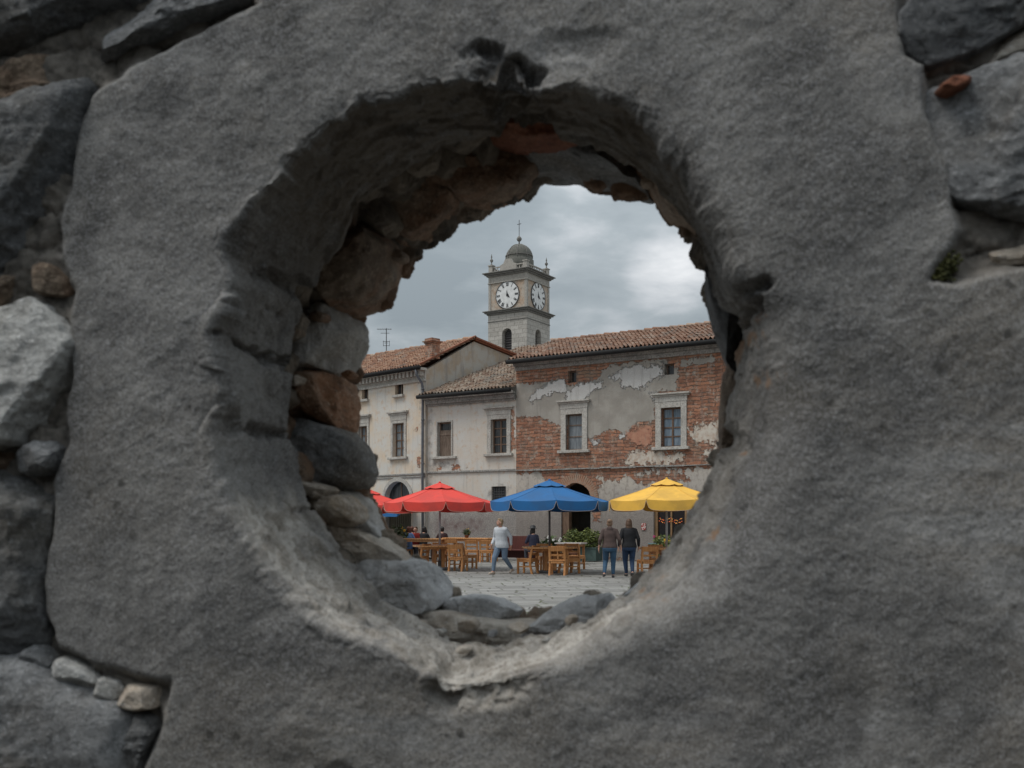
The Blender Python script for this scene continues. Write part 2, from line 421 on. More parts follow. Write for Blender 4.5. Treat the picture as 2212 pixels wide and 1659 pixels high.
def brick_nodes(g, co, w=.60, h=.14, dist=0.24):
    v, s = xz(g, co, dist, 1.7)
    bt = mk(g.nt, 'ShaderNodeTexBrick', {'Vector': v, 'Color1': (.42, .185, .105, 1), 'Color2': (.2, .09, .058, 1), 'Mortar': (.12, .085, .065, 1),
            'Scale': 1.0, 'Mortar Size': .02, 'Mortar Smooth': .35, 'Bias': 0.0, 'Brick Width': w, 'Row Height': h})
    n = g.noise(co, 2.1, 5, 0.6); n2 = g.noise(co, 9, 5, 0.65)
    jm = g.step(g.noise(g.vscale(co, (2.2, 2.2, 6)), 1.0, 4, .6), .34, .52)
    fl = mk(g.nt, 'ShaderNodeTexBrick', {'Vector': v, 'Color1': (.42, .185, .105, 1), 'Color2': (.25, .108, .068, 1), 'Mortar': (.3, .145, .092, 1), 'Scale': 1.0, 'Mortar Size': .004, 'Brick Width': w, 'Row Height': h}).outputs['Color']
    base = g.mix(jm, fl, bt.outputs['Color'])
    ly = g.noise(g.vscale(co, (1.6, 1.6, 15)), 1.0, 5, .65, .3)
    base = g.mix(g.m('MULTIPLY', g.step(ly, .5, .32), .55), base, (.13, .06, .038))
    col = g.mix(g.m('MULTIPLY', g.step(n2, 0.45, 0.7), 0.5), base, (.42, .21, .125))
    col = g.mix(g.m('MULTIPLY', g.step(n, 0.52, 0.38), 0.6), col, g.mix(bt.outputs['Fac'], (.27, .175, .12), (.13, .1, .08)))
    col = g.mix(g.m('MULTIPLY', g.step(g.noise(co, 3.6, 8, 0.76), 0.49, 0.60), 0.75), col, g.mix(g.step(n, .45, .55), (.42, .36, .3), (.42, .25, .18)))
    return col, bt.outputs['Fac'], n2

def brick_house_fn(g, co):
    bc, bf, n2 = brick_nodes(g, co)
    edge = g.m('SUBTRACT', g.noise(co, 3.2, 7, 0.66), 0.5); edge2 = g.m('SUBTRACT', g.noise(g.vadd(co, (9, 2, 4)), 8, 6, 0.7), 0.5)
    def msk(name, amp=0.7, soft=0.02):
        x = g.m('ADD', g.attr(name), g.m('ADD', g.m('MULTIPLY', edge, amp * 1.3), g.m('MULTIPLY', edge2, amp * 0.7)))
        return g.step(x, 0.0, soft)
    big = g.noise(co, 1.1, 6, 0.6); mid = g.noise(co, 6, 6, 0.65); fine = g.noise(co, 26, 4, 0.65)
    streak = g.noise(g.vscale(co, (5.5, 5.5, 0.55)), 1.0, 5, 0.6)
    col = bc
    tan = msk('m_tan', 0.9, 0.35)
    col = g.mix(g.m('MULTIPLY', tan, 0.72), col, g.mix(bf, (.27, .185, .125), (.17, .14, .115)))
    low = msk('m_low', 0.8, 0.03)
    lowc = g.mix(g.step(big, 0.35, 0.65), (.44, .4, .36), (.5, .45, .39))
    lowc = g.mix(g.m('MULTIPLY', g.step(mid, 0.52, 0.3), 0.75), lowc, (.27, .24, .21))
    lowc = g.mix(g.m('MULTIPLY', g.step(fine, 0.5, 0.7), 0.35), lowc, (.2, .18, .16))
    sz = mk(g.nt, 'ShaderNodeSeparateXYZ', {0: co}).outputs[2]
    lowc = g.mix(g.m('MULTIPLY', g.step(g.m('ADD', sz, g.m('MULTIPLY', mid, 1.6)), 4.3, 2.2), 0.85), lowc, g.mix(g.step(fine, .4, .6), (.145, .122, .11), (.24, .21, .19)))
    col = g.mix(low, col, lowc)
    grey = msk('m_grey', 0.55)
    gc = g.mix(g.step(big, 0.38, 0.62), (.285, .262, .23), (.365, .34, .302))
    gc = g.mix(g.m('MULTIPLY', g.step(streak, 0.5, 0.72), 0.45), gc, (.42, .405, .375))
    gc = g.mix(g.m('MULTIPLY', g.step(mid, 0.6, 0.72), 0.6), gc, (.2, .185, .165))
    col = g.mix(grey, col, gc)
    pink = msk('m_pink', 1.0, 0.2)
    col = g.mix(pink, col, g.mix(g.step(mid, 0.35, 0.65), (.38, .175, .115), (.47, .25, .165)))
    cream = msk('m_cream', 1.1, 0.12)
    col = g.mix(cream, col, g.mix(g.step(mid, 0.35, 0.6), (.46, .35, .27), (.58, .53, .46)))
    white = g.step(g.m('ADD', g.m('ADD', g.attr('m_white'), .07), g.m('ADD', g.m('MULTIPLY', edge, .8), g.m('MULTIPLY', edge2, .55))), 0.0, 0.09)
    col = g.mix(white, col, g.mix(g.step(fine, 0.35, 0.6), (.47, .458, .435), (.62, .61, .595)))
    halo = g.m('ADD', g.attr('m_white'), g.m('ADD', .16, g.m('ADD', g.m('MULTIPLY', edge, 1.6), g.m('MULTIPLY', edge2, .8))))
    col = g.mix(g.m('MULTIPLY', g.step(halo, 0.0, 0.4), .5), col, (.45, .435, .41))
    cover = g.m('MAXIMUM', g.m('MAXIMUM', grey, white), g.m('MAXIMUM', g.m('MAXIMUM', pink, cream), low))
    col = g.mix(g.m('MULTIPLY', g.step(streak, 0.52, 0.68), 0.42), col, (.16, .14, .12))
    hb = g.m('ADD', g.m('MULTIPLY', bf, -0.5), g.m('MULTIPLY', n2, 0.7))
    hb = g.m('MULTIPLY', hb, g.m('SUBTRACT', 1.0, cover))
    hh = g.m('ADD', g.m('MULTIPLY', g.m('ADD', cover, white), 1.0), hb)
    hh = g.m('ADD', hh, g.m('MULTIPLY', fine, 0.3))
    return {'Base Color': col, 'Normal': g.bump(hh, 1.0, 0.07)}
M['brick_house'] = mat('brick_and_plaster', brick_house_fn, rough=0.92)

def white_wall_fn(warm=0.0):
    def fn(g, co):
        big = g.noise(co, 0.8, 6, 0.6); mid = g.noise(co, 3.6, 7, 0.66, 0.4); fine = g.noise(co, 22, 4, 0.65)
        streak = g.noise(g.vscale(co, (6, 6, 0.45)), 1.0, 6, 0.62)
        col = g.mix(g.step(big, 0.4, 0.62), (.56, .54, .5), (.6, .49, .37) if warm else (.56, .5, .43))
        col = g.mix(g.m('MULTIPLY', g.step(mid, 0.53, 0.64), 0.6), col, (.52, .38, .27))
        col = g.mix(g.m('MULTIPLY', g.step(streak, 0.52, 0.72), 0.55), col, (.36, .34, .315))
        col = g.mix(g.m('MULTIPLY', g.step(fine, 0.55, 0.68), 0.3), col, (.3, .28, .26))
        d = g.m('ADD', g.attr('m_damp'), g.m('MULTIPLY', g.m('SUBTRACT', g.noise(co, 3.0, 7, 0.68), 0.5), 1.8))
        col = g.mix(g.m('MULTIPLY', g.step(d, 0.0, 0.45), 0.8), col, g.mix(g.step(fine, 0.4, 0.6), (.13, .12, .112), (.3, .28, .26)))
        edge = g.m('SUBTRACT', g.noise(co, 4.5, 7, 0.7), 0.5)
        br = g.step(g.m('ADD', g.attr('m_brick'), g.m('MULTIPLY', edge, 0.75)), 0.0, 0.02)
        bc, bf, n2 = brick_nodes(g, co)
        col = g.mix(br, col, bc)
        sz = mk(g.nt, 'ShaderNodeSeparateXYZ', {0: co}).outputs[2]
        col = g.mix(g.m('MULTIPLY', g.step(g.m('ADD', sz, g.m('MULTIPLY', mid, 1.8)), 4.0, 2.0), 0.65), col, g.mix(g.step(fine, .4, .6), (.17, .15, .14), (.3, .27, .25)))
        mr = g.step(g.m('ADD', g.attr('m_maroon'), g.m('MULTIPLY', edge, 1.8)), 0.0, 0.9)
        col = g.mix(g.m('MULTIPLY', mr, 0.9), col, g.mix(g.step(mid, 0.4, 0.6), (.11, .062, .058), (.2, .15, .14)))
        hh = g.m('ADD', g.m('MULTIPLY', br, -0.9), g.m('MULTIPLY', fine, 0.35)); hh = g.m('ADD', hh, g.m('MULTIPLY', mid, 0.4))
        return {'Base Color': col, 'Normal': g.bump(hh, 0.8, 0.03)}
    return fn
M['white_wall'] = mat('worn_white_plaster', white_wall_fn(0), rough=0.92)
M['cream_wall'] = mat('worn_cream_plaster', white_wall_fn(1), rough=0.92)

def gable_fn(g, co):
    big = g.noise(co, 1.3, 6, 0.62); streak = g.noise(g.vscale(co, (3.5, 3.5, 0.5)), 1.0, 6, 0.62); fine = g.noise(co, 18, 5, 0.65)
    col = g.mix(g.step(big, 0.4, 0.62), (.4, .375, .335), (.37, .3, .225))
    col = g.mix(g.m('MULTIPLY', g.step(streak, 0.5, 0.68), 0.65), col, (.23, .215, .2))
    col = g.mix(g.m('MULTIPLY', g.step(fine, 0.55, 0.7), 0.35), col, (.52, .5, .46))
    return {'Base Color': col, 'Normal': g.bump(fine, 0.5, 0.02)}
M['gable'] = mat('stained_gable_plaster', gable_fn, rough=0.92)

def stone_fn(c0, c1, c2, sc=1.0):
    def fn(g, co):
        a = g.noise(co, 3 * sc, 6, 0.62); b = g.noise(co, 17 * sc, 5, 0.66)
        st = g.noise(g.vscale(co, (5 * sc, 5 * sc, 0.8 * sc)), 1.0, 5, 0.6)
        col = g.mix(g.step(a, 0.36, 0.64), c0, c1); col = g.mix(g.m('MULTIPLY', g.step(b, 0.46, 0.62), 0.7), col, c2)
        col = g.mix(g.m('MULTIPLY', g.step(st, 0.54, 0.72), 0.5), col, c2)
        return {'Base Color': col, 'Normal': g.bump(b, 0.6, 0.02)}
    return fn
M['trim'] = mat('pale_trim_stone', stone_fn((.5, .48, .44), (.4, .375, .34), (.24, .225, .2)), rough=0.9)
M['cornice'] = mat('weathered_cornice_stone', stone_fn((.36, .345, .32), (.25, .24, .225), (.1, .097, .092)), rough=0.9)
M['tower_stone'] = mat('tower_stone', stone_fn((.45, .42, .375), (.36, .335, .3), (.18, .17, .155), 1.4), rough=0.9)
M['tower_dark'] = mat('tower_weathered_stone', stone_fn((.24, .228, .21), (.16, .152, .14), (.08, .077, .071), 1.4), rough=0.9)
M['dome'] = mat('dome_stone', stone_fn((.15, .145, .125), (.1, .1, .088), (.055, .057, .05), 1.6), rough=0.9)

def tower_ashlar(g, co):
    v, s = xz(g, co, 0.05)
    sy = s.outputs[1]
    v2 = mk(g.nt, 'ShaderNodeCombineXYZ', {0: g.m('ADD', s.outputs[0], sy), 1: s.outputs[2], 2: 0.0}).outputs[0]
    bt = mk(g.nt, 'ShaderNodeTexBrick', {'Vector': v2, 'Color1': (.46, .43, .39, 1), 'Color2': (.36, .335, .3, 1), 'Mortar': (.2, .185, .165, 1), 'Scale': 1.0,
            'Mortar Size': .02, 'Mortar Smooth': .3, 'Brick Width': .95, 'Row Height': .42})
    n = g.noise(co, 2.2, 6, 0.65); f = g.noise(co, 12, 5, 0.66)
    col = g.mix(g.m('MULTIPLY', g.step(n, 0.5, 0.7), 0.5), bt.outputs['Color'], (.25, .235, .21))
    col = g.mix(g.m('MULTIPLY', g.step(g.noise(co, 4.5, 6, .72), 0.5, 0.64), 0.6), col, (.19, .178, .162))
    return {'Base Color': col, 'Normal': g.bump(f, 0.6, 0.03)}
M['tower_ashlar'] = mat('tower_ashlar', tower_ashlar, rough=0.9)

def tower_brick(g, co):
    n = g.noise(co, 1.6, 6, 0.65); f = g.noise(co, 9, 6, 0.68)
    col = g.mix(g.step(n, 0.36, 0.62), (.44, .32, .23), (.44, .39, .33))
    col = g.mix(g.m('MULTIPLY', g.step(g.noise(co, 5, 6, .72), 0.5, 0.64), 0.6), col, (.2, .155, .125))
    return {'Base Color': col, 'Normal': g.bump(f, 0.6, 0.03)}
M['tower_brick'] = mat('tower_brick', tower_brick, rough=0.9)

def tile_fn(c0, c1, c2, lich):
    def fn(g, co):
        t = g.attr('tint'); n = g.noise(co, 1.5, 6, 0.65); f = g.noise(co, 14, 5, 0.65)
        col = g.ramp(t, [(0.0, c0), (0.45, c1), (0.8, c2), (1.0, (.36, .29, .23))])
        col = g.mix(g.m('MULTIPLY', g.step(n, 0.48, 0.66), lich), col, (.17, .155, .135))
        col = g.mix(g.m('MULTIPLY', g.step(f, 0.52, 0.7), 0.45), col, (.09, .07, .055))
        return {'Base Color': col, 'Normal': g.bump(f, 0.4, 0.02)}
    return fn
M['tile_red'] = mat('terracotta_tiles', tile_fn((.2, .1, .062), (.29, .15, .092), (.35, .21, .135), 0.65), rough=0.88)
M['tile_old'] = mat('old_brown_tiles', tile_fn((.18, .09, .058), (.26, .14, .088), (.32, .2, .14), 0.7), rough=0.88)
M['tile_grey'] = mat('lichen_grey_tiles', tile_fn((.17, .1, .07), (.27, .185, .13), (.33, .26, .2), 0.9), rough=0.88)
M['gutter'] = mat('dark_gutter_metal', color=(.006, .006, .0065), rough=0.9)
M['pipe'] = mat('grey_pipe_metal', lambda g, co: {'Base Color': g.ramp(g.noise(co, 5, 4), [(0.3, (.075, .08, .092)), (0.7, (.12, .125, .14))])}, rough=0.5)
M['iron'] = mat('dark_iron', color=(.05, .05, .052), rough=0.6)

def wood_fn(c0, c1, sc=1.0):
    def fn(g, co):
        n = g.noise(g.vscale(co, (22 * sc, 3 * sc, 3 * sc)), 1.0, 5, 0.6, 0.4); f = g.noise(co, 3.0, 3)
        col = g.mix(g.step(n, 0.35, 0.65), c0, c1); col = g.mix(g.m('MULTIPLY', g.step(f, 0.5, 0.7), 0.35), col, tuple(x * 0.6 for x in c0))
        return {'Base Color': col, 'Normal': g.bump(n, 0.25, 0.004)}
    return fn
M['teak'] = mat('orange_teak', wood_fn((.42, .17, .05), (.56, .265, .095)), rough=0.55)
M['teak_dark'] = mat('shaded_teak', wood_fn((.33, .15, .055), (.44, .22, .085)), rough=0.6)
def top_fn(g, co):
    s = mk(g.nt, 'ShaderNodeSeparateXYZ', {0: co})
    gap = g.m('LESS_THAN', g.m('FRACT', g.m('MULTIPLY', s.outputs[0], 9.0)), 0.07)
    n = g.noise(g.vscale(co, (22, 2.5, 3)), 1.0, 5, 0.6, 0.4)
    col = g.mix(g.step(n, 0.35, 0.65), (.45, .2, .065), (.58, .3, .12))
    col = g.mix(gap, col, (.06, .03, .015))
    return {'Base Color': col}
M['teak_top'] = mat('slatted_teak_top', top_fn, rough=0.45)
M['wood_brown'] = mat('brown_wood', wood_fn((.105, .06, .036), (.16, .098, .062)), rough=0.6)
M['wood_grey'] = mat('weathered_shutter_wood', wood_fn((.13, .09, .065), (.2, .15, .115)), rough=0.75)
M['maroon'] = mat('maroon_wood', wood_fn((.075, .018, .013), (.11, .028, .02)), rough=0.6)
M['wood_door'] = mat('door_wood', wood_fn((.2, .115, .05), (.28, .17, .085)), rough=0.55)

def pane_fn(c0, c1, sc):
    def fn(g, co):
        s = mk(g.nt, 'ShaderNodeSeparateXYZ', {0: co})
        n = g.noise(g.vscale(co, (sc, sc, sc * 0.12)), 1.0, 4, 0.6)
        return {'Base Color': g.mix(g.step(n, 0.35, 0.65), c0, c1)}
    return fn
M['pane_dark'] = mat('dark_window_glass', pane_fn((.02, .022, .024), (.055, .057, .058), 14), rough=0.12)
M['pane_curtain'] = mat('curtained_window_glass', pane_fn((.13, .15, .165), (.24, .26, .275), 16), rough=0.18)
M['pane_blue'] = mat('bluish_window_glass', pane_fn((.11, .15, .19), (.2, .25, .3), 14), rough=0.15)
M['pane_black'] = mat('black_door_glass', color=(.008, .008, .009), rough=.25)
M['black'] = mat('dark_interior', color=(.012, .012, .012), rough=0.9)

def fabric(name, c):
    def fn(g, co):
        n = g.noise(co, 2.2, 4); w = g.noise(co, 260, 2)
        return {'Base Color': g.mix(g.step(g.noise(co, 1.3, 6, .65), 0.35, 0.65), tuple(x * 0.72 + .012 for x in c), c), 'Normal': g.bump(w, 0.25, 0.003)}
    return mat(name, fn, rough=0.85)
M['red_fabric'] = fabric('red_canvas', (.68, .055, .038)); M['blue_fabric'] = fabric('blue_canvas', (.01, .115, .31)); M['yellow_fabric'] = fabric('yellow_canvas', (.76, .43, .062))
M['pole'] = mat('pole_metal', color=(.45, .45, .46), rough=0.4, Metallic=0.3)
M['pole_dark'] = mat('dark_pole_metal', color=(.12, .11, .11), rough=0.5)
M['piping'] = mat('pale_piping', color=(.55, .42, .33), rough=0.8)
M['concrete'] = mat('concrete_base', color=(.12, .12, .12), rough=0.9)
M['grey_top'] = mat('grey_table_top', color=(.42, .38, .36), rough=0.5)
M['planter'] = mat('green_planter', lambda g, co: {'Base Color': g.ramp(g.noise(co, 6, 5), [(0.3, (.03, .055, .05)), (0.7, (.06, .095, .085))])}, rough=0.7)
M['terra'] = mat('terracotta_pot', color=(.2, .085, .05), rough=0.85)
def leaf_fn(c0, c1):
    return lambda g, co: {'Base Color': g.mix(g.step(g.attr('tint'), 0.1, 0.9), c0, c1)}
M['leaf'] = mat('green_leaves', leaf_fn((.05, .075, .018), (.22, .25, .07)), rough=0.6)
M['leaf_dark'] = mat('dark_leaves', leaf_fn((.025, .045, .015), (.07, .1, .03)), rough=0.6)
for nm, c in (('petal_white', (.75, .72, .68)), ('petal_pink', (.45, .05, .16)), ('petal_yellow', (.7, .42, .04)), ('petal_red', (.5, .04, .03))): M[nm] = mat(nm, color=c, rough=0.7)


# ------------------------------------------------------------------ ground
def paving(g, co):
    def warp(sc, amp):
        nz = g.noise(co, sc, 3, 0.55, 0, True)
        w = mk(g.nt, 'ShaderNodeVectorMath', {0: nz, 1: (.5, .5, .5)}, operation='SUBTRACT').outputs[0]
        return mk(g.nt, 'ShaderNodeVectorMath', {0: w, 1: (amp, amp, 0)}, operation='MULTIPLY').outputs[0]
    v = g.vadd(g.vadd(co, warp(0.55, 0.75)), warp(2.6, 0.14))
    v = mk(g.nt, 'ShaderNodeMapping', {'Vector': v, 'Rotation': (0, 0, R(-9))}).outputs[0]
    bt = mk(g.nt, 'ShaderNodeTexBrick', {'Vector': v, 'Color1': (.27, .262, .246, 1), 'Color2': (.15, .144, .135, 1), 'Mortar': (.1, .095, .08, 1), 'Scale': 1.0, 'Mortar Size': .022, 'Mortar Smooth': .6,
            'Bias': 0.0, 'Brick Width': .62, 'Row Height': .46}, offset=.43, squash=1.3, squash_frequency=3)
    n = g.noise(co, 4, 7, 0.68); f = g.noise(co, 26, 5, 0.68); big = g.noise(co, 0.3, 4)
    col = g.mix(g.m('MULTIPLY', g.step(n, 0.48, 0.66), 0.55), bt.outputs['Color'], (.2, .19, .175))
    col = g.mix(g.m('MULTIPLY', g.step(f, 0.52, 0.68), 0.5), col, (.15, .142, .13))
    col = g.mix(g.m('MULTIPLY', g.step(big, 0.45, 0.6), 0.25), col, (.32, .31, .29))
    jn = g.m('MULTIPLY', bt.outputs['Fac'], g.step(g.noise(co, 1.3, 4), 0.36, 0.52))
    col = g.mix(g.m('MULTIPLY', jn, 0.9), col, g.mix(g.step(g.noise(co, 0.8, 4), 0.48, 0.56), (.1, .093, .08), (.085, .1, .035)))
    h = g.m('SUBTRACT', g.m('MULTIPLY', n, 0.6), g.m('MULTIPLY', bt.outputs['Fac'], 0.8)); h = g.m('ADD', h, g.m('MULTIPLY', f, 0.3))
    return {'Base Color': col, 'Normal': g.bump(h, 0.9, 0.05)}
M['paving'] = mat('worn_flagstones', paving, rough=0.85)
gb = MB(); N = 24
xsg = np.linspace(-700, 700, N)
gb.add([(x, y, 0) for y in xsg for x in xsg], grid_faces(N, N).tolist())
tag(gb.build('ground', M['paving']), 'worn grey flagstone paving of the town square', 'ground', kind='structure')


tag(MB().b2((-60, -2.6, -.3), (60, 1.2, .012)).build('lane', mat('dark_lane_earth', lambda g, co: {'Base Color': g.ramp(g.noise(co, 4, 6), [(.3, (.025, .023, .02)), (.7, (.06, .055, .045))])}, rough=.95)), 'dark earth lane running along the near side of the wall', 'lane', kind='structure')  # added out of view to cut light bounced onto the undersides of the hole
lw = empty('lane_wall', (0, -2.8, 0)); tag(lw, 'plain dark masonry wall on the other side of the lane, behind the viewer', 'wall')  # added out of view to keep sky light off the near wall
M['lane_stone'] = mat('lane_stone', lambda g, co: {'Base Color': g.ramp(g.noise(co, 3, 7), [(.3, (.05, .048, .044)), (.7, (.13, .12, .105))])}, rough=.95)
MB().b2((-14, -.35, 0), (14, .0, 3.3)).build('wall', M['lane_stone'], lw); MB().b2((-14.05, -.42, 3.302), (14.05, .07, 3.45), .03).build('coping', M['lane_stone'], lw)

# ------------------------------------------------------------------ foreground wall with the broken hole
WF = Frame((0.0, 1.30), -math.atan(0.16))
WALL_T = 0.56
wall = WF.empty('stone_wall')
tag(wall, 'thick grey rendered rubble wall with a jagged round hole, close to the viewer', 'wall')

F_px = [(1110, 205), (1060, 215), (1000, 190), (940, 205), (860, 225), (770, 260), (690, 310), (640, 360), (600, 420), (560, 465), (505, 520), (490, 560), (520, 610), (505, 660), (480, 700),
        (462, 740), (475, 800), (490, 860), (475, 915), (480, 960), (488, 1020), (508, 1095), (560, 1190), (620, 1280), (685, 1330), (760, 1370), (860, 1398),
        (925, 1440), (985, 1455), (1060, 1440), (1130, 1420), (1200, 1395), (1260, 1365), (1320, 1335), (1400, 1290), (1480, 1230), (1560, 1140), (1620, 1010), (1648, 930),
        (1655, 850), (1650, 760), (1640, 690), (1610, 640), (1565, 590), (1535, 500), (1500, 440), (1460, 360), (1420, 300), (1330, 240), (1240, 210), (1180, 222)]
P_px = [(1130, 290), (1040, 300), (960, 318), (875, 365), (800, 430), (740, 500), (682, 610), (645, 690), (622, 770), (613, 870), (618, 950), (648, 1040), (680, 1110), (718, 1170),
        (770, 1240), (830, 1295), (920, 1352), (1010, 1380), (1100, 1378), (1200, 1366), (1290, 1322), (1360, 1275), (1440, 1190), (1500, 1080), (1535, 1000), (1556, 900),
        (1575, 820), (1605, 740), (1580, 680), (1535, 600), (1508, 520), (1450, 440), (1400, 392), (1320, 332), (1220, 300)]
B_px = [(1215, 380), (1165, 400), (1140, 425), (1100, 437), (1040, 450), (1000, 470), (975, 500), (930, 525), (880, 555), (850, 605), (815, 665), (780, 690), (775, 730), (765, 790), (755, 830),
        (755, 900), (755, 950), (790, 985), (800, 1030), (785, 1065), (815, 1100), (850, 1170), (880, 1205), (930, 1240), (970, 1290), (1030, 1316), (1110, 1328), (1180, 1330), (1260, 1316),
        (1340, 1300), (1420, 1250), (1480, 1180), (1540, 1090), (1570, 1000), (1585, 930), (1600, 870), (1610, 815), (1605, 760), (1570, 690), (1545, 640), (1535, 590), (1508, 520), (1475, 484),
        (1445, 474), (1425, 434), (1400, 428), (1350, 404), (1290, 404), (1260, 390), (1230, 380)]
NTH = 1500
th = np.linspace(0, 2 * pi, NTH, endpoint=False)
dirs = np.stack([np.cos(th), np.sin(th)], 1)

def loop(px, cpx, off, namp, seed, sm=2.0):
    c = np.array(WF.px(*cpx, off)); P = WF.poly(px, off)
    Q = np.concatenate([P + (np.roll(P, -1, 0) - P) * t for t in np.linspace(0, 1, 40, endpoint=False)]) - c
    a = np.mod(np.arctan2(Q[:, 1], Q[:, 0]), 2 * pi); r = np.hypot(Q[:, 0], Q[:, 1]); o = np.argsort(a)
    rr = np.interp(th, a[o], r[o], period=2 * pi)
    k = np.exp(-0.5 * (np.arange(-30, 31) / (sm * NTH / 360)) ** 2); k /= k.sum()
    rr = np.convolve(np.concatenate([rr[-30:], rr, rr[:30]]), k, 'valid')
    q = np.stack([np.cos(th) * 4, np.sin(th) * 4, np.zeros(NTH)], 1)
    return c, rr + namp * 0.7 * fbm(q, 2, 0.5, seed)

YP, YB = 0.22, WALL_T
cF, rF = loop(F_px, (1060, 800), 0.02, 0.010, 3, 1.0)
cP, rP = loop(P_px, (1100, 830), YP, 0.006, 5, 1.4)
cB, rB = loop(B_px, (1175, 860), YB, 0.010, 7, 0.7)
LF = cF + rF[:, None] * dirs
LP = cP + rP[:, None] * dirs
# outer border of the wall face
S0, S1, Z0, Z1 = -3.2, 3.2, -0.1, 3.9
def border(c):
    with np.errstate(divide='ignore'):
        tx = np.where(dirs[:, 0] > 0, (S1 - c[0]) / dirs[:, 0], (S0 - c[0]) / dirs[:, 0]); tz = np.where(dirs[:, 1] > 0, (Z1 - c[1]) / dirs[:, 1], (Z0 - c[1]) / dirs[:, 1])
    return np.minimum(np.abs(tx), np.abs(tz))
rO = border(cF)
fil = 0.010 + 0.008 * fbm(np.stack([np.cos(th) * 3, np.sin(th) * 3, th * 0], 1), 3, 0.5, 21) + 0.045 * np.clip(np.cos(th - R(-8)), 0, 1) ** 1.5 + 0.03 * np.clip(np.cos(th - R(-45)), 0, 1) ** 4
fil = np.clip(fil, 0.005, 0.2)
dense = np.concatenate([np.linspace(0, 0.04, 22) ** 1.0, np.linspace(0.042, 0.72, 250), 0.72 + np.geomspace(0.01, 1.0, 26) * 0])
ROWS = []
tt = np.concatenate([np.linspace(0, 0.05, 26), np.linspace(0.0525, 0.66, 232)])
far = np.linspace(0, 1, 16)[1:] ** 1.3
for f_ in far[::-1]:
    x = 0.66 + np.maximum(rO - rF - 0.66, 0.02) * f_
    ROWS.append((x, 0))
for x in tt[::-1]: ROWS.append((np.full(NTH, x), 0))
V, REV = [], []
qj = np.stack([np.cos(th) * 16, np.sin(th) * 16, np.zeros(NTH)], 1)
TOPM = np.clip(np.sin(th - R(12)), 0, 1) ** .7
JF = fbm(qj * .42, 4, 0.5, 201) * (.2 + .8 * TOPM); JP = fbm(qj * .5 + 40, 4, 0.52, 207)
JT = 0.012 * facets(np.stack([th * 5.5, th * 0 + .5], 1), 231, 150, 2.2) * (0.08 + 0.92 * TOPM) + 0.003 * (.15 + .85 * TOPM) * facets(np.stack([th * 19, th * 0 + .5], 1), 233, 100, 2)
for x, _ in ROWS:
    p = cF + (rF + x + (0.012 * JF + JT) * np.exp(-(x / .02) ** 2))[:, None] * dirs
    k = np.clip(1 - x / fil, 0, 1); y = fil * (1 - np.sqrt(np.clip(1 - k * k, 0, 1)))
    V.append(np.stack([p[:, 0], y, p[:, 1]], 1)); REV.append(k * 0.6)
nfront = len(ROWS)
NREV = 70
for t in np.linspace(0, 1, NREV)[1:]:
    s = t + 0.10 * math.sin(pi * t)
    p = LF * (1 - s) + LP * s if s <= 1 else LP
    y = fil * (1 - t) + YP * t
    p = p + dirs * ((0.012 * JF + JT) * math.exp(-(t * .2 / .035) ** 2) + 0.012 * JP * math.exp(-((1 - t) * .2 / .025) ** 2))[:, None]
    V.append(np.stack([p[:, 0], y, p[:, 1]], 1)); REV.append(np.full(NTH, 0.6 + 0.4 * min(1, t * 3)))
for t in np.linspace(0, 1, 9)[1:]:          # rounded lip turning back outwards
    p = LP + dirs * (0.075 * t ** 1.6 + 0.012 * JP * (1 - t))[:, None]
    V.append(np.stack([p[:, 0], np.full(NTH, YP + 0.022 * math.sin(t * pi / 2)), p[:, 1]], 1)); REV.append(np.ones(NTH))
V = np.concatenate(V); REV = np.concatenate(REV); nrow = len(V) // NTH
row = np.repeat(np.arange(nrow), NTH)
infront = row < nfront
# displacement
P3 = V.copy()
lowf = fbm(P3 * 2.3, 3, 0.5, 31); midf = fbm(P3 * np.array([9, 9, 11]), 5, 0.55, 41); finef = fbm(P3 * 55, 4, 0.6, 51)
rid = fbm(np.stack([P3[:, 0] * 6 + P3[:, 2] * 4, P3[:, 1] * 6, P3[:, 2] * 13 - P3[:, 0] * 9], 1), 5, 0.55, 61, True)
rvk = np.where(infront, 1 - 0.55 * np.clip(REV, 0, 1), 0.45)
D = 0.014 * lowf + rvk * (0.0038 * midf + 0.0011 * finef + 0.0014 * rid) + 0.0007 * fbm(P3 * 190, 2, .6, 55)
# pits and broken hollows
pits = [(1095, 160, 70, 26, .032), (1045, 118, 34, 24, .02), (1085, 225, 85, 32, .016), (545, 560, 46, 26, .022), (560, 640, 40, 20, .018), (492, 733, 30, 14, .022), (478, 915, 16, 22, .018),
        (1588, 652, 46, 26, .03), (1640, 600, 40, 20, .02), (1590, 940, 44, 40, .02), (950, 1480, 26, 60, .012), (1030, 1480, 90, 50, .010), (595, 1095, 60, 12, .016), (720, 1700, 60, 40, .006), (1250, 90, 90, 30, .004)]
sz_ = P3[:, [0, 2]]
PIT = np.zeros(len(V)); RUST = np.zeros(len(V))
wob = np.stack([fbm(P3 * 26, 4, .6, 71), fbm(P3 * 26, 4, .6, 75)], 1) * 0.022
for (u, v, ru, rv, d) in pits:
    c = np.array(WF.px(u, v)); k = 1.33 / FD
    q = (sz_ + wob - c) / np.array((ru * k, rv * k)); q = np.sqrt(np.sum(q * q, 1)); m = np.clip((1.3 - q) / 0.8, 0, 1); m = m * m * (3 - 2 * m)
    PIT += d * m
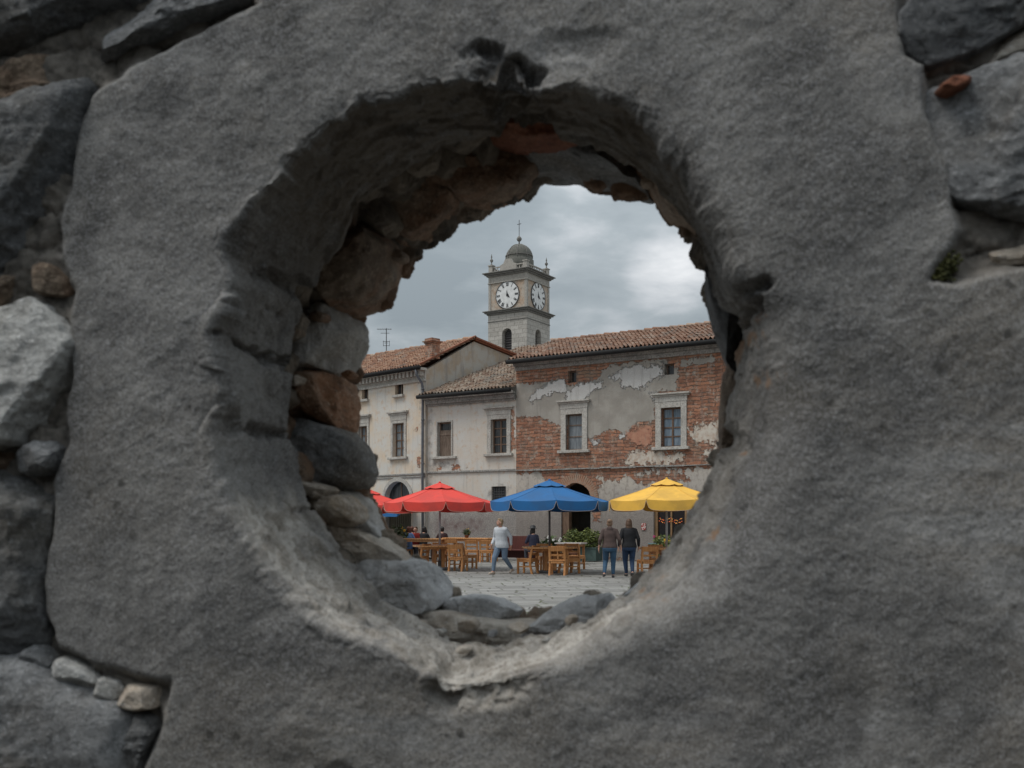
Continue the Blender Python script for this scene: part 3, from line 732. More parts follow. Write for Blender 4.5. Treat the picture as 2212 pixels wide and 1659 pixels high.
for (u, v, r_, a) in [(1600, 700, 50, 1.0), (1655, 800, 26, .7), (1560, 1160, 40, .5), (1630, 960, 24, .6), (1400, 1270, 60, .5), (1250, 1330, 60, .5), (545, 690, 22, .5), (640, 1080, 14, .4)]:
    c = np.array(WF.px(u, v)); q = (sz_ + wob - c) / (r_ * 1.33 / FD); RUST = np.maximum(RUST, a * np.exp(-np.sum(q * q, 1)))
cb = np.array(WF.px(1035, 1478)); kb = 1.33 / FD
qb = (sz_ + wob * .8 - cb) / np.array((120 * kb, 66 * kb)); BRK = np.clip((1.15 - np.sqrt((qb ** 2).sum(1))) / .35, 0, 1) * infront
D = D + BRK * (0.007 * fbm(P3 * 34, 5, .6, 501, True) + 0.003 * facets(sz_ * 60, 503, 100, 1.6))
bedL = WF.poly([(-6000, -4000), (560, -4000), (560, -10), (460, 45), (330, 100), (235, 160), (190, 200), (165, 250), (130, 420), (122, 560), (160, 620), (152, 700), (142, 850), (137, 950), (107, 1050), (100, 1350),
                (112, 1400), (180, 1425), (250, 1450), (370, 1480), (330, 1600), (290, 1700), (290, 6000), (-6000, 6000)])
bedR = WF.poly([(1940, -4000), (1950, 0), (1960, 110), (2000, 130), (2005, 240), (2060, 400), (2080, 500), (2012, 605), (2060, 612), (2220, 575), (2400, 560), (5200, 400), (5200, -4000)])
sel = np.where(infront)[0]
Pw = sz_[sel] + np.stack([vnoise(P3[sel] * 22, 81), vnoise(P3[sel] * 22, 82)], 1) * 0.006
bd = np.maximum(sdf(Pw, bedL), sdf(Pw, bedR))
BED = np.zeros(len(V)); BED[sel] = np.clip((bd + 0.010 + .008 * midf[sel]) / 0.022, 0, 1); BED = BED * BED * (3 - 2 * BED)
f1, f2, cid = worley(sz_[sel] * np.array([11, 17]) + 0.25 * np.stack([midf[sel], finef[sel]], 1), 91)
reliefB = np.zeros(len(V)); reliefB[sel] = 0.032 - 0.008 * np.clip((f2 - f1) * 3.0, 0, 1) ** 0.6 - 0.008 * cid + 0.012 * fbm(P3[sel] * 18, 4, .6, 95)
arc = np.tile(th, nrow) * 0.36
dist = np.repeat(np.array([float(np.mean(x)) for x, _ in ROWS] + [0.0] * (nrow - nfront)), NTH)      # distance from the rim on the face
tdeep = np.clip((row - nfront) / NREV, 0, 1) * .24
fx = np.stack([arc * 9 + .25 * midf, (tdeep - dist) * 11 + .25 * lowf], 1)
FAC = 0.014 * facets(fx, 401, 130, 1.8) + 0.0075 * facets(fx * 2.3 + 7, 411, 130, 1.6) + 0.0035 * facets(fx * 5.1 + 3, 421, 90, 1.4) + 0.0012 * facets(fx * 13 + 3, 431, 60, 1.4)
FAC *= (0.22 + .26 * np.clip(np.cos(np.tile(th, nrow) + R(10)), 0, 1) + 0.4 * np.tile(TOPM, nrow) + 0.55 * np.clip(-np.sin(np.tile(th, nrow) + R(8)), 0, 1) ** 2 * (1 + .8 * tdeep / .24)) * np.where(infront, np.exp(-(dist / .018) ** 2), np.clip(tdeep / .02, .35, 1))
topchip = 0.5 + 0.5 * np.clip(-np.sin(np.tile(th, nrow)), -.4, 1)
D = D + FAC + PIT + BED * (reliefB - 0.006 * lowf)
nrm_in = np.stack([-np.cos(th), np.zeros(NTH), -np.sin(th)], 1)[np.arange(len(V)) % NTH]
blend = np.where(infront, np.clip(REV * 1.4, 0, 1), 1.0)[:, None]
dvec = np.array([0, 1.0, 0])[None, :] * (1 - blend) - nrm_in * blend
dvec /= np.linalg.norm(dvec, axis=1, keepdims=True)
V = V + dvec * D[:, None]
an = np.degrees(np.angle(np.exp(1j * np.tile(th, nrow)))); tv = np.clip((np.repeat(np.arange(nrow), NTH) - nfront) / NREV, 0, 1)
def sst(x, a, b): q = np.clip((x - a) / (b - a), 0, 1); return q * q * (3 - 2 * q)
wn = 9 * fbm(V * 9, 4, .6, 301)
LIT_WEAR = sst(an + wn, -156, -150) * (1 - sst(an + wn, -66, -40)) * (1 - 0.6 * sst(tv + wn * .02, .5, .85) * (1 - sst(an, -135, -110)))  # chipped patches, plus sky light painted onto the lower reveal and sill
LIT_WEAR = np.maximum(LIT_WEAR, 0.45 * sst(an + wn, -70, -50) * (1 - sst(an + wn, 0, 22)) * sst(tv + wn * .02, .0, .3))
LIT_WEAR = np.clip(LIT_WEAR + .04, 0, 1)
np_mesh('plaster', V, grid_faces(nrow, NTH, True)[:, ::-1], M['plaster_face'], wall, True, {'reveal': np.maximum(np.where(infront, np.clip(REV, 0, 1), 1.0) * LIT_WEAR, .7 * BRK), 'crown': np.where(infront, np.clip(REV - .5, 0, 1), 1.0) * np.clip(sst(an + wn * 2, 15, 50) * (1 - sst(an + wn * 2, 130, 165)), 0, 1), 'bed': BED, 'rust': np.clip(RUST, 0, 1)})

# rubble core: passage behind the render, back face and ends
rPo = rP + 0.07
V = []
for t in np.linspace(0, 1, 110):
    JB = 0.012 * fbm(qj + 80, 5, .62, 211) * math.exp(-((1 - t) * .34 / .04) ** 2)
    c = cP * (1 - t) + cB * t; r = JB + rPo * (1 - t) ** 1.0 + rB * t + 0.0
    r = r + 0.02 * np.sin(pi * t)
    p = c + r[:, None] * dirs; V.append(np.stack([p[:, 0], np.full(NTH, YP + 0.004 + (YB - YP) * t), p[:, 1]], 1))
rOb = border(cB)
for t in np.concatenate([np.linspace(0, 0.3, 20)[1:], np.linspace(0.3, 1, 8)[1:]]):
    p = cB + (rB * (1 - t) + rOb * t)[:, None] * dirs; V.append(np.stack([p[:, 0], np.full(NTH, YB + 0.03 * min(1, t * 20)), p[:, 1]], 1))
pe = cF + rO[:, None] * dirs
V.append(np.stack([pe[:, 0], np.full(NTH, 0.14), pe[:, 1]], 1))
V = np.concatenate(V); nrow = len(V) // NTH; row = np.repeat(np.arange(nrow), NTH)
ang = np.tile(th, nrow)
f1, f2, cid = worley(np.stack([ang * 6.5, V[:, 1] * 11], 1) + 0.25 * fbm(V * 12, 3, 0.5, 5)[:, None], 101)
Dc = 0.004 + 0.03 * np.clip((f2 - f1) * 2.2, 0, 1) ** 0.6 * (0.4 + cid) + 0.012 * fbm(V * 26, 5, 0.6, 111)
Dc = np.where(row < 112, Dc * np.clip((112 - row) / 14.0, 0.5, 1), 0)
V = V + np.stack([-np.cos(ang), 0 * ang, -np.sin(ang)], 1) * Dc[:, None]
np_mesh('rubble_core', V, grid_faces(nrow, NTH, True)[:, ::-1], M['core'], wall, True)


def stone(px, off, depth, m, name='stone', box=0.34, amp=0.10, label=None, seed=None, sm=1, grow=None, cuts=9):
    if grow is None: grow = 1.05 if off > .3 else (1.14 if off < .1 and name == 'stone' else 1.05)
    box *= .72
    if off < .1: cuts = 5; off -= .020; depth *= .72 if depth > .04 else 1
    """a solid rock whose outline is px at depth off behind the wall face; half-depth `depth`"""
    seed = seed if seed is not None else random.randint(0, 9999)
    P = WF.poly(px, off + (0.72 * depth if off > .3 else 0))
    for _ in range(sm):                                             # round the corners
        Q = np.roll(P, -1, 0); P = np.stack([P * .75 + Q * .25, P * .25 + Q * .75], 1).reshape(-1, 2)
    seg = np.hypot(*(np.roll(P, -1, 0) - P).T); L = np.concatenate([[0], np.cumsum(seg)]); PP = np.vstack([P, P[:1]])
    na = 150; t = np.linspace(0, L[-1], na, endpoint=False)
    ring = np.stack([np.interp(t, L, PP[:, 0]), np.interp(t, L, PP[:, 1])], 1); c = ring.mean(0); rv = (ring - c) * grow
    size = np.sqrt((rv ** 2).sum(1)).mean()
    nb = 80; V = []
    for q_ in np.linspace(-1, 1, nb):
        ph = math.copysign(pi / 2 * (1 - (1 - abs(q_)) ** 2.6), q_)
        rf = max(math.cos(ph), 1e-9) ** box if abs(q_) < 1 else 0.001; y = math.copysign(abs(math.sin(ph)) ** 0.8, math.sin(ph)) * depth
        q = c + rv * rf; V.append(np.stack([q[:, 0], np.full(na, off + y), q[:, 1]], 1))
    V = np.concatenate(V); cen = np.array([c[0], off, c[1]]); W_ = V - cen
    rg = np.random.default_rng(seed)                                # broken faces: planes that slice corners off
    for k in range(cuts):
        n = rg.normal(size=3) * np.array([1, 1.3, 1]); n[1] = -abs(n[1]); n /= np.linalg.norm(n); p = W_ @ n; lim = p.max() * rg.uniform(0.6, 0.92)
        ex = np.maximum(p - lim, 0); W_ = W_ - n * (ex * 0.88)[:, None]
    V = cen + W_; dl = np.linalg.norm(W_, axis=1, keepdims=True); d = W_ / np.maximum(dl, 1e-6)
    s = 0.9 / size
    cr = fbm(V * s * 0.9 + seed, 3, 0.5, seed); fa = fbm(V * s * np.array([1.3, 1.3, 3.0]) + seed, 5, 0.6, seed + 3, True); fi = fbm(V * 70, 4, 0.65, seed + 9)
    U = V * (0.55 / size)
    fc = facets(U[:, [0, 2]] + seed, seed + 31, 110, 1.6) + facets(U[:, [1, 2]] * 1.3 + seed, seed + 41, 110, 1.6) + .5 * facets(U[:, [0, 2]] * 2.7 + seed, seed + 51, 90, 1.5)
    if size < .045: amp *= .45; fi = fi * .4
    disp = size * amp * (0.4 * cr + 0.6 * fa + 0.55 * fc) + 0.004 * fi + 0.007 * fbm(V * 24, 4, 0.6, seed + 5, True) * min(1, size / .06)
    V = V + d * disp[:, None]
    o = np_mesh(name, V, grid_faces(nb, na, True), m, wall, True)
    if label: o['label'] = label
    return o

G_, D_, L_, B_, U_, A_ = M['rock_grey'], M['rock_dark'], M['rock_pale'], M['rock_brown'], M['rock_rust'], M['rock_sand']
# stones of the face: left edge
stone([(-260, -160), (320, -160), (322, 0), (310, 30), (200, 62), (100, 112), (0, 150), (-260, 190)], .06, .07, D_)
stone([(212, 128), (238, 84), (320, 52), (400, -40), (545, -30), (540, 5), (460, 42), (380, 68), (275, 108), (236, 152)], .05, .045, G_, amp=.05)
stone([(-120, 250), (0, 190), (120, 132), (196, 150), (186, 190), (95, 228), (0, 252), (-120, 300)], .07, .05, B_)
stone([(-200, 330), (0, 268), (130, 222), (185, 208), (158, 300), (138, 380), (122, 470), (108, 560), (40, 592), (0, 598), (-200, 640)], .05, .065, D_)
stone([(-100, 640), (0, 622), (60, 585), (75, 612), (40, 648), (0, 672), (-100, 690)], .06, .04, B_)
stone([(74, 588), (118, 575), (160, 620), (150, 640), (95, 634), (76, 618)], .045, .03, B_)
stone([(-220, 740), (0, 695), (60, 668), (158, 660), (152, 750), (140, 850), (134, 925), (60, 946), (0, 942), (-220, 980)], .035, .06, L_, amp=.07, label='pale grey stone with lichen blotches')
stone([(52, 985), (72, 962), (140, 960), (134, 1008), (92, 1026), (56, 1016)], .04, .035, G_)
stone([(-100, 1000), (0, 968), (42, 966), (48, 1010), (0, 1028), (-100, 1040)], .06, .035, B_)
stone([(-240, 1090), (0, 1042), (90, 1040), (112, 1090), (98, 1250), (98, 1370), (40, 1376), (0, 1366), (-240, 1400)], .045, .07, D_, amp=.08)
stone([(-60, 1400), (0, 1390), (50, 1402), (44, 1432), (0, 1442), (-60, 1460)], .05, .03, B_)
stone([(60, 1430), (68, 1404), (92, 1394), (120, 1412), (118, 1440), (92, 1452), (68, 1448)], .04, .03, G_)
stone([(132, 1440), (145, 1420), (190, 1440), (215, 1462), (208, 1490), (170, 1482), (140, 1464)], .035, .028, L_)
stone([(212, 1470), (228, 1462), (268, 1478), (262, 1504), (234, 1512), (212, 1494)], .035, .025, L_)
stone([(270, 1490), (300, 1478), (368, 1490), (352, 1520), (300, 1530), (272, 1516)], .04, .03, A_)
stone([(-260, 1500), (0, 1446), (80, 1442), (150, 1482), (230, 1520), (284, 1565), (276, 1660), (262, 1800), (-260, 1800)], .05, .075, G_, amp=.07)
stone([(292, 1540), (362, 1528), (352, 1580), (322, 1640), (316, 1740), (286, 1740)], .05, .04, D_)
# right edge
stone([(1952, -160), (2480, -160), (2480, 20), (2212, 42), (2150, 88), (2060, 128), (2004, 138), (1966, 100)], .05, .07, D_)
stone([(2090, 148), (2140, 106), (2212, 74), (2400, 40), (2400, 110), (2212, 132), (2110, 164)], .07, .04, A_)
stone([(2018, 200), (2050, 176), (2094, 168), (2092, 190), (2036, 216), (2020, 214)], .024, .022, M['brick_chip'], 'brick_fragment', label='orange brick fragment wedged between the stones')
stone([(2012, 256), (2060, 214), (2120, 196), (2212, 156), (2480, 120), (2480, 480), (2212, 508), (2130, 512), (2084, 494), (2066, 420), (2022, 320)], .05, .07, G_, amp=.07)
stone([(2090, 560), (2212, 545), (2380, 520), (2380, 568), (2212, 574), (2100, 592)], .06, .04, A_)
# rubble seen inside the passage: left side and crown
stone([(790, 478), (830, 425), (880, 408), (940, 424), (1000, 452), (986, 502), (890, 548), (820, 520)], .47, .13, B_, box=.5)
stone([(925, 400), (960, 356), (1080, 338), (1165, 380), (1140, 428), (1100, 442), (1040, 456), (985, 440)], .45, .12, M['rock_brown'], box=.5)
stone([(1105, 340), (1200, 316), (1290, 328), (1385, 372), (1432, 440), (1400, 436), (1350, 412), (1290, 412), (1230, 386), (1165, 398)], .46, .12, G_, box=.5)
stone([(1035, 298), (1110, 276), (1200, 276), (1300, 322), (1200, 326), (1100, 330)], .34, .07, M['brick_chip'], 'brick_fragment', label='dark red brick bedded in the crown of the hole')
stone([(1370, 372), (1410, 386), (1450, 440), (1506, 520), (1480, 498), (1444, 480), (1420, 442)], .42, .11, U_, box=.5)
stone([(690, 590), (742, 520), (790, 500), (880, 545), (862, 612), (832, 670), (760, 694), (690, 660)], .45, .13, B_, box=.5)
stone([(632, 740), (650, 692), (720, 684), (784, 694), (797, 724), (790, 780), (756, 812), (690, 818), (636, 800)], .44, .12, M['rock_light'], box=.42, amp=.08)
stone([(622, 884), (650, 840), (690, 818), (764, 820), (778, 850), (778, 905), (766, 944), (720, 934), (660, 916)], .43, .11, U_, box=.45)
stone([(610, 920), (640, 906), (700, 918), (790, 952), (806, 986), (815, 1030), (798, 1058), (700, 1056), (640, 1020)], .42, .12, G_, box=.35, amp=.07)
stone([(640, 1030), (680, 1040), (740, 1056), (720, 1075), (680, 1070)], .36, .06, A_)
stone([(676, 1078), (720, 1062), (764, 1070), (806, 1112), (786, 1134), (716, 1136), (682, 1118)], .37, .07, A_, box=.5)
stone([(728, 1062), (780, 1060), (812, 1092), (828, 1130), (842, 1165), (866, 1198), (820, 1190), (780, 1125)], .47, .08, M['rock_light'], box=.5)
stone([(690, 1140), (760, 1130), (830, 1160), (890, 1196), (900, 1230), (800, 1230), (720, 1190)], .42, .10, A_, box=.6)
stone([(748, 1222), (800, 1204), (860, 1202), (940, 1214), (992, 1256), (996, 1282), (940, 1312), (860, 1316), (800, 1282)], .42, .12, M['rock_light'], box=.38, amp=.07)
stone([(960, 1304), (1010, 1284), (1070, 1286), (1130, 1310), (1128, 1332), (1060, 1334), (990, 1330)], .46, .08, M['rock_light'], box=.5)
stone([(880, 1330), (960, 1312), (1060, 1334), (1180, 1336), (1200, 1362), (1080, 1380), (960, 1366)], .38, .10, A_, box=.6, amp=.06)
stone([(1146, 1368), (1180, 1326), (1230, 1294), (1290, 1284), (1360, 1270), (1344, 1296), (1290, 1334), (1200, 1368)], .36, .10, M['rock_light'], box=.5)
stone([(1330, 1300), (1400, 1240), (1470, 1180), (1520, 1090), (1560, 1050), (1560, 1160), (1480, 1260), (1380, 1330)], .42, .1, M['rock_light'], box=.6)
# crumbled stones lying on the sill and packed between the big ones
for (u, v, r_, o_, m_) in [(900, 1352, 20, .24, A_), (950, 1366, 13, .22, L_), (1010, 1352, 26, .27, A_), (1062, 1368, 12, .22, G_), (1120, 1356, 20, .25, A_), (1235, 1340, 16, .24, A_), (860, 1326, 16, .26, G_), (1180, 1386, 11, .16, L_), (800, 1352, 12, .14, L_), (1000, 1404, 14, .12, A_),
                           (690, 1070, 14, .33, A_), (700, 1128, 14, .33, B_), (640, 1010, 14, .3, B_), (650, 826, 20, .33, A_), (640, 716, 16, .3, B_), (700, 690, 20, .36, B_), (760, 812, 14, .44, U_), (745, 1200, 18, .34, A_), (820, 1190, 20, .42, A_), (870, 560, 20, .46, B_), (830, 450, 18, .4, B_), (960, 452, 16, .46, U_), (930, 372, 20, .38, B_), (1400, 400, 16, .4, U_)]:
    n_ = 7; pp = [(u + r_ * random.uniform(.75, 1.25) * math.cos(2 * pi * i / n_), v + r_ * .62 * random.uniform(.75, 1.25) * math.sin(2 * pi * i / n_)) for i in range(n_)]
    stone(pp, o_, .012 + r_ * .0009, m_, grow=1.0, cuts=8)
# right side
stone([(1524, 592), (1552, 600), (1592, 690), (1600, 790), (1584, 826), (1562, 772), (1534, 700), (1524, 640)], .40, .12, D_, box=.45)
stone([(1560, 800), (1610, 780), (1600, 900), (1580, 1010), (1548, 1080), (1552, 960)], .42, .1, B_, box=.5)

def moss(u, v, off, r, n=160):
    c = np.array(WF.px(u, v, off)); V, F = [], []
    mb = MB()
    for i in range(n):
        d = Vector((random.gauss(0, 1), random.gauss(0, .5), random.gauss(0, .8))) * r * 0.5
        mb.ell((c[0] + d.x, off + d.y - 0.002, c[1] + d.z), (r * .16, r * .16, r * .14), n=6, m=4)
    mb.build('moss', M['moss'], wall, True)
moss(2040, 570, .010, .017); moss(2026, 592, .008, .014); moss(118, 1448, .03, .014)


# ------------------------------------------------------------------ houses
def facade(name, parent, m, x0, x1, z0, z1, ops, attrs=None, step=0.1, depth=0.28, y=0.0):
    """wall front at local y; ops: dicts x0,x1,z0,z1[,arch=rise]; attrs: {name: [polygons in (x,z)]}"""
    def lines(a, b, edges):
        edges = sorted(set([a, b] + [e for e in edges if a < e < b]))
        out = []
        for p, q in zip(edges[:-1], edges[1:]):
            n = max(1, int(round((q - p) / step))); out += list(np.linspace(p, q, n, endpoint=False))
        return np.array(out + [b])
    xs = lines(x0, x1, [o[k] for o in ops for k in ('x0', 'x1')]); zs = lines(z0, z1, [o[k] for o in ops for k in ('z0', 'z1')])
    V = [(x, y, z) for z in zs for x in xs]; F = []; nx = len(xs)
    xc = (xs[:-1] + xs[1:]) / 2; zc = (zs[:-1] + zs[1:]) / 2
    hole = np.zeros((len(zc), len(xc)), bool)
    for o in ops: hole |= ((xc > o['x0']) & (xc < o['x1']))[None, :] & ((zc > o['z0']) & (zc < o['z1']))[:, None]
    for j in range(len(zc)):
        for i in range(len(xc)):
            if not hole[j, i]: F.append((j * nx + i, j * nx + i + 1, (j + 1) * nx + i + 1, (j + 1) * nx + i))
    for o in ops:
        a, b, c, d = o['x0'], o['x1'], o['z0'], o['z1']
        if o.get('arch'):
            ts = np.linspace(pi, 0, 25); rise = o['arch']; sp = d - 0.03 - rise
            cur = [((a + b) / 2 + (b - a) / 2 * math.cos(t), sp + rise * math.sin(t)) for t in ts]
            k = len(V); V += [(px_, y, pz) for px_, pz in cur] + [(px_, y, d) for px_, pz in cur]; n = len(cur)
            F += [(k + i, k + i + 1, k + n + i + 1, k + n + i) for i in range(n - 1)]
            out = [(a, c)] + cur + [(b, c)]
        else: out = [(a, c), (a, d), (b, d), (b, c)]
        k = len(V); n = len(out); V += [(p, y, q) for p, q in out] + [(p, y + depth, q) for p, q in out]
        F += [(k + i, k + i + 1, k + n + i + 1, k + n + i) for i in range(n)[:-1]] + [(k + n - 1, k, k + n, k + 2 * n - 1)]
    V = np.array(V); at_ = {}
    for nm, polys in (attrs or {}).items():
        s = np.full(len(V), -1.5)
        for p in polys: s = np.maximum(s, sdf(V[:, [0, 2]], p))
        at_[nm] = np.clip(s, -1.5, 1.5)
    return np_mesh(name, V, F, m, parent, False, at_)


def roof(name, parent, m, x0, x1, ye, ze, yr, zr, tw=0.18, rl=0.32, ridge=True):
    """two-way barrel tiles from the eave (ye,ze) up to the ridge (yr,zr)"""
    L = math.hypot(yr - ye, zr - ze); sy, sz = (yr - ye) / L, (zr - ze) / L; ny, nz = -sz, sy
    rows = int(math.ceil(L / rl)); nt_ = int(round((x1 - x0) / tw)); spt = 8; nx = nt_ * spt + 1
    xs = np.linspace(x0, x1, nx); ti = np.minimum((np.arange(nx) // spt), nt_ - 1)
    prof = 0.048 * np.cos(np.arange(nx) / spt * 2 * pi) * -1
    V = []
    for r in range(rows):
        j = rng.normal(0, 0.018, nt_ + 1)[ti]; jh = rng.normal(0, 0.010, nt_ + 1)[ti]
        for e, (t, h) in enumerate(((r * rl, 0.055), (min((r + 1.06) * rl, L), 0.012))):
            tt_ = np.clip(t + j, -0.08, L); hh = prof + h + jh
            V.append(np.stack([xs + rng.normal(0, .004, nx), ye + sy * tt_ + ny * hh, ze + sz * tt_ + nz * hh], 1))
    V = np.concatenate(V); F = grid_faces(rows * 2, nx)
    tint = rng.random((rows * 2, nt_ + 1)); fr = (F[:, 0] // nx) // 2 * 2; fc = (F[:, 0] % nx) // spt
    o = np_mesh(name, V, F, m, parent, False, None, {'tint': np.clip(tint[fr, fc] * 0.8 + 0.1 + rng.normal(0, .05, len(F)), 0, 1)})
    if ridge:
        V, F, T = [], [], []; x = x0; k = 0
        while x < x1:
            n = 9; l = 0.42; up = rng.normal(0, .012)
            for e, (dx, rr) in enumerate(((0, .125), (l, .1))):
                for i in range(n):
                    a = pi * i / (n - 1); V.append((x + dx, yr + rr * 1.15 * math.cos(a), zr - 0.01 + up + rr * math.sin(a) + (0.025 if e == 0 else 0)))
            F += [(k + i, k + i + 1, k + n + i + 1, k + n + i) for i in range(n - 1)] + [tuple(range(k, k + n))]
            T += [random.random()] * n; k += 2 * n; x += l * .93
        np_mesh('ridge_tiles', V, F, m, o, False, None, {'tint': T})
    return o


def house_shell(parent, m, x0, x1, depth, z, y=0.0, floor=True):
    """back and side walls, so the house is a closed volume"""
    mb = MB(); t = .25
    mb.b2((x0, y + depth - t, 0), (x1, y + depth, z)); mb.b2((x0, y + .02, 0), (x0 + t, y + depth - t, z)); mb.b2((x1 - t, y + .02, 0), (x1, y + depth - t, z))
    mb.b2((x0 + t, y + .3, z - .3), (x1 - t, y + depth - t, z - .05))
    mb.b2((x0 + t, y + 4.5, 0), (x1 - t, y + 4.6, z - .3))
    return mb.build('wall', m, parent)


def window(parent, x0, x1, z0, z1, pane, frame=None, surround=0.0, cornice=0.0, sill=True, cols=2, bars=(0.68,), y=0.0, inset=0.16, dark_top=False, shutter=False, grate=False, sillw=None, trim=None):
    trim = trim or M['trim']
    frame = frame or M['wood_brown']
    mb = MB(); f = 0.055; yy = y + inset
    mb.b2((x0, yy, z0), (x0 + f, yy + .06, z1)); mb.b2((x1 - f, yy, z0), (x1, yy + .06, z1)); mb.b2((x0 + f, yy, z1 - f), (x1 - f, yy + .06, z1)); mb.b2((x0 + f, yy, z0), (x1 - f, yy + .06, z0 + f))
    for c in range(1, cols):
        xm = x0 + (x1 - x0) * c / cols; mb.b2((xm - .035, yy - .006, z0 + f), (xm + .035, yy + .05, z1 - f))
    for b in bars:
        zb = z0 + (z1 - z0) * b; mb.b2((x0 + f, yy + .004, zb - .025), (x1 - f, yy + .048, zb + .025))
    w = mb.build('window', frame, parent)
    MB().b2((x0 + .01, yy + .03, z0 + .01), (x1 - .01, yy + .042, z1 - .01)).build('pane', pane, w)
    if shutter:
        s = MB(); n = 6
        for i in range(n):
            a = x0 + .05 + (x1 - x0 - .1) * i / n; s.b2((a + .006, yy - .05, z0 + .02), (a + (x1 - x0 - .1) / n - .006, yy - .012, z0 + (z1 - z0) * .74))
        s.b2((x0 + .05, yy - .07, z0 + (z1 - z0) * .62), (x1 - .05, yy - .05, z0 + (z1 - z0) * .68)); s.build('shutter', M['wood_grey'], w)
    if grate:
        s = MB()
        for i in range(1, 6): a = x0 + (x1 - x0) * i / 6; s.tube([(a, y + .07, z0), (a, y + .07, z1)], .018, 6)
        for i in range(1, 6): a = z0 + (z1 - z0) * i / 6; s.tube([(x0, y + .075, a), (x1, y + .075, a)], .014, 6)
        s.build('grate', M['iron'], w)
    if surround:
        s = MB(); q = surround; pr = .05
        s.b2((x0 - q, y - pr, z0), (x0, y + .1, z1 + q), .012); s.b2((x1, y - pr, z0), (x1 + q, y + .1, z1 + q), .012); s.b2((x0, y - pr + .003, z1), (x1, y + .1, z1 + q), .012)
        s.build('surround', trim, w)
    if cornice:
        s = MB(); q = surround + .16; zc_ = z1 + surround
        s.b2((x0 - surround - .02, y - .06, zc_ + .003), (x1 + surround + .02, y + .05, zc_ + cornice * .6))
        s.b2((x0 - q + .05, y - .10, zc_ + cornice * .6), (x1 + q - .05, y + .05, zc_ + cornice * .8), .01); s.b2((x0 - q, y - .17, zc_ + cornice * .8), (x1 + q, y + .05, zc_ + cornice), .012)
        s.build('lintel_cornice', trim, w)
    if sill:
        q = sillw if sillw is not None else surround + .12
        MB().b2((x0 - q, y - .15, z0 - .12), (x1 + q, y + .12, z0 - .002), .015).build('sill', trim, w)
    return w


def rect(fr, a, b, off=0.0):
    (xa, za), (xb, zb) = fr.px(*a, off), fr.px(*b, off)
    xm = (a[0] + b[0]) / 2
    zt = fr.px(xm, a[1], off)[1]; zb = fr.px(xm, b[1], off)[1]
    return dict(x0=xa, x1=xb, z0=zb, z1=zt)


# ---- brick house (right) and low house (middle) share one street line
A0 = R(-31.9)
FB = Frame((0.18, 43.0), A0)
bh = FB.empty('brick_house')
tag(bh, 'tall derelict house of exposed red brick and flaking grey plaster behind the yellow parasol', 'house')
BW, BH = 15.0, FB.px(1120, 786)[1]
w8 = rect(FB, c2(540, 1100), c2(700, 1452)); w9 = rect(FB, c2(1475, 1035), c2(1670, 1420))
h1 = rect(FB, c2(560, 672), c2(642, 790)); h2 = rect(FB, c2(1505, 605), c2(1600, 712))
w10 = dict(x0=w9['x0'] + 4.6, x1=w9['x1'] + 4.6, z0=w9['z0'], z1=w9['z1'])
dA, dB_ = rect(FB, c5(1122, 218), c5(1528, 1280)), rect(FB, c6(942, 160), c6(1358, 1160))
for d in (dA, dB_): d['z0'] = 0.02; d['arch'] = (d['x1'] - d['x0']) / 2 * 0.92
def q2(*pts): return FB.poly([c2(*p) for p in pts])
def q5(*pts): return FB.poly([c5(*p) for p in pts])
def q6(*pts): return FB.poly([c6(*p) for p in pts])
zstr = FB.px(1120, 1016)[1]
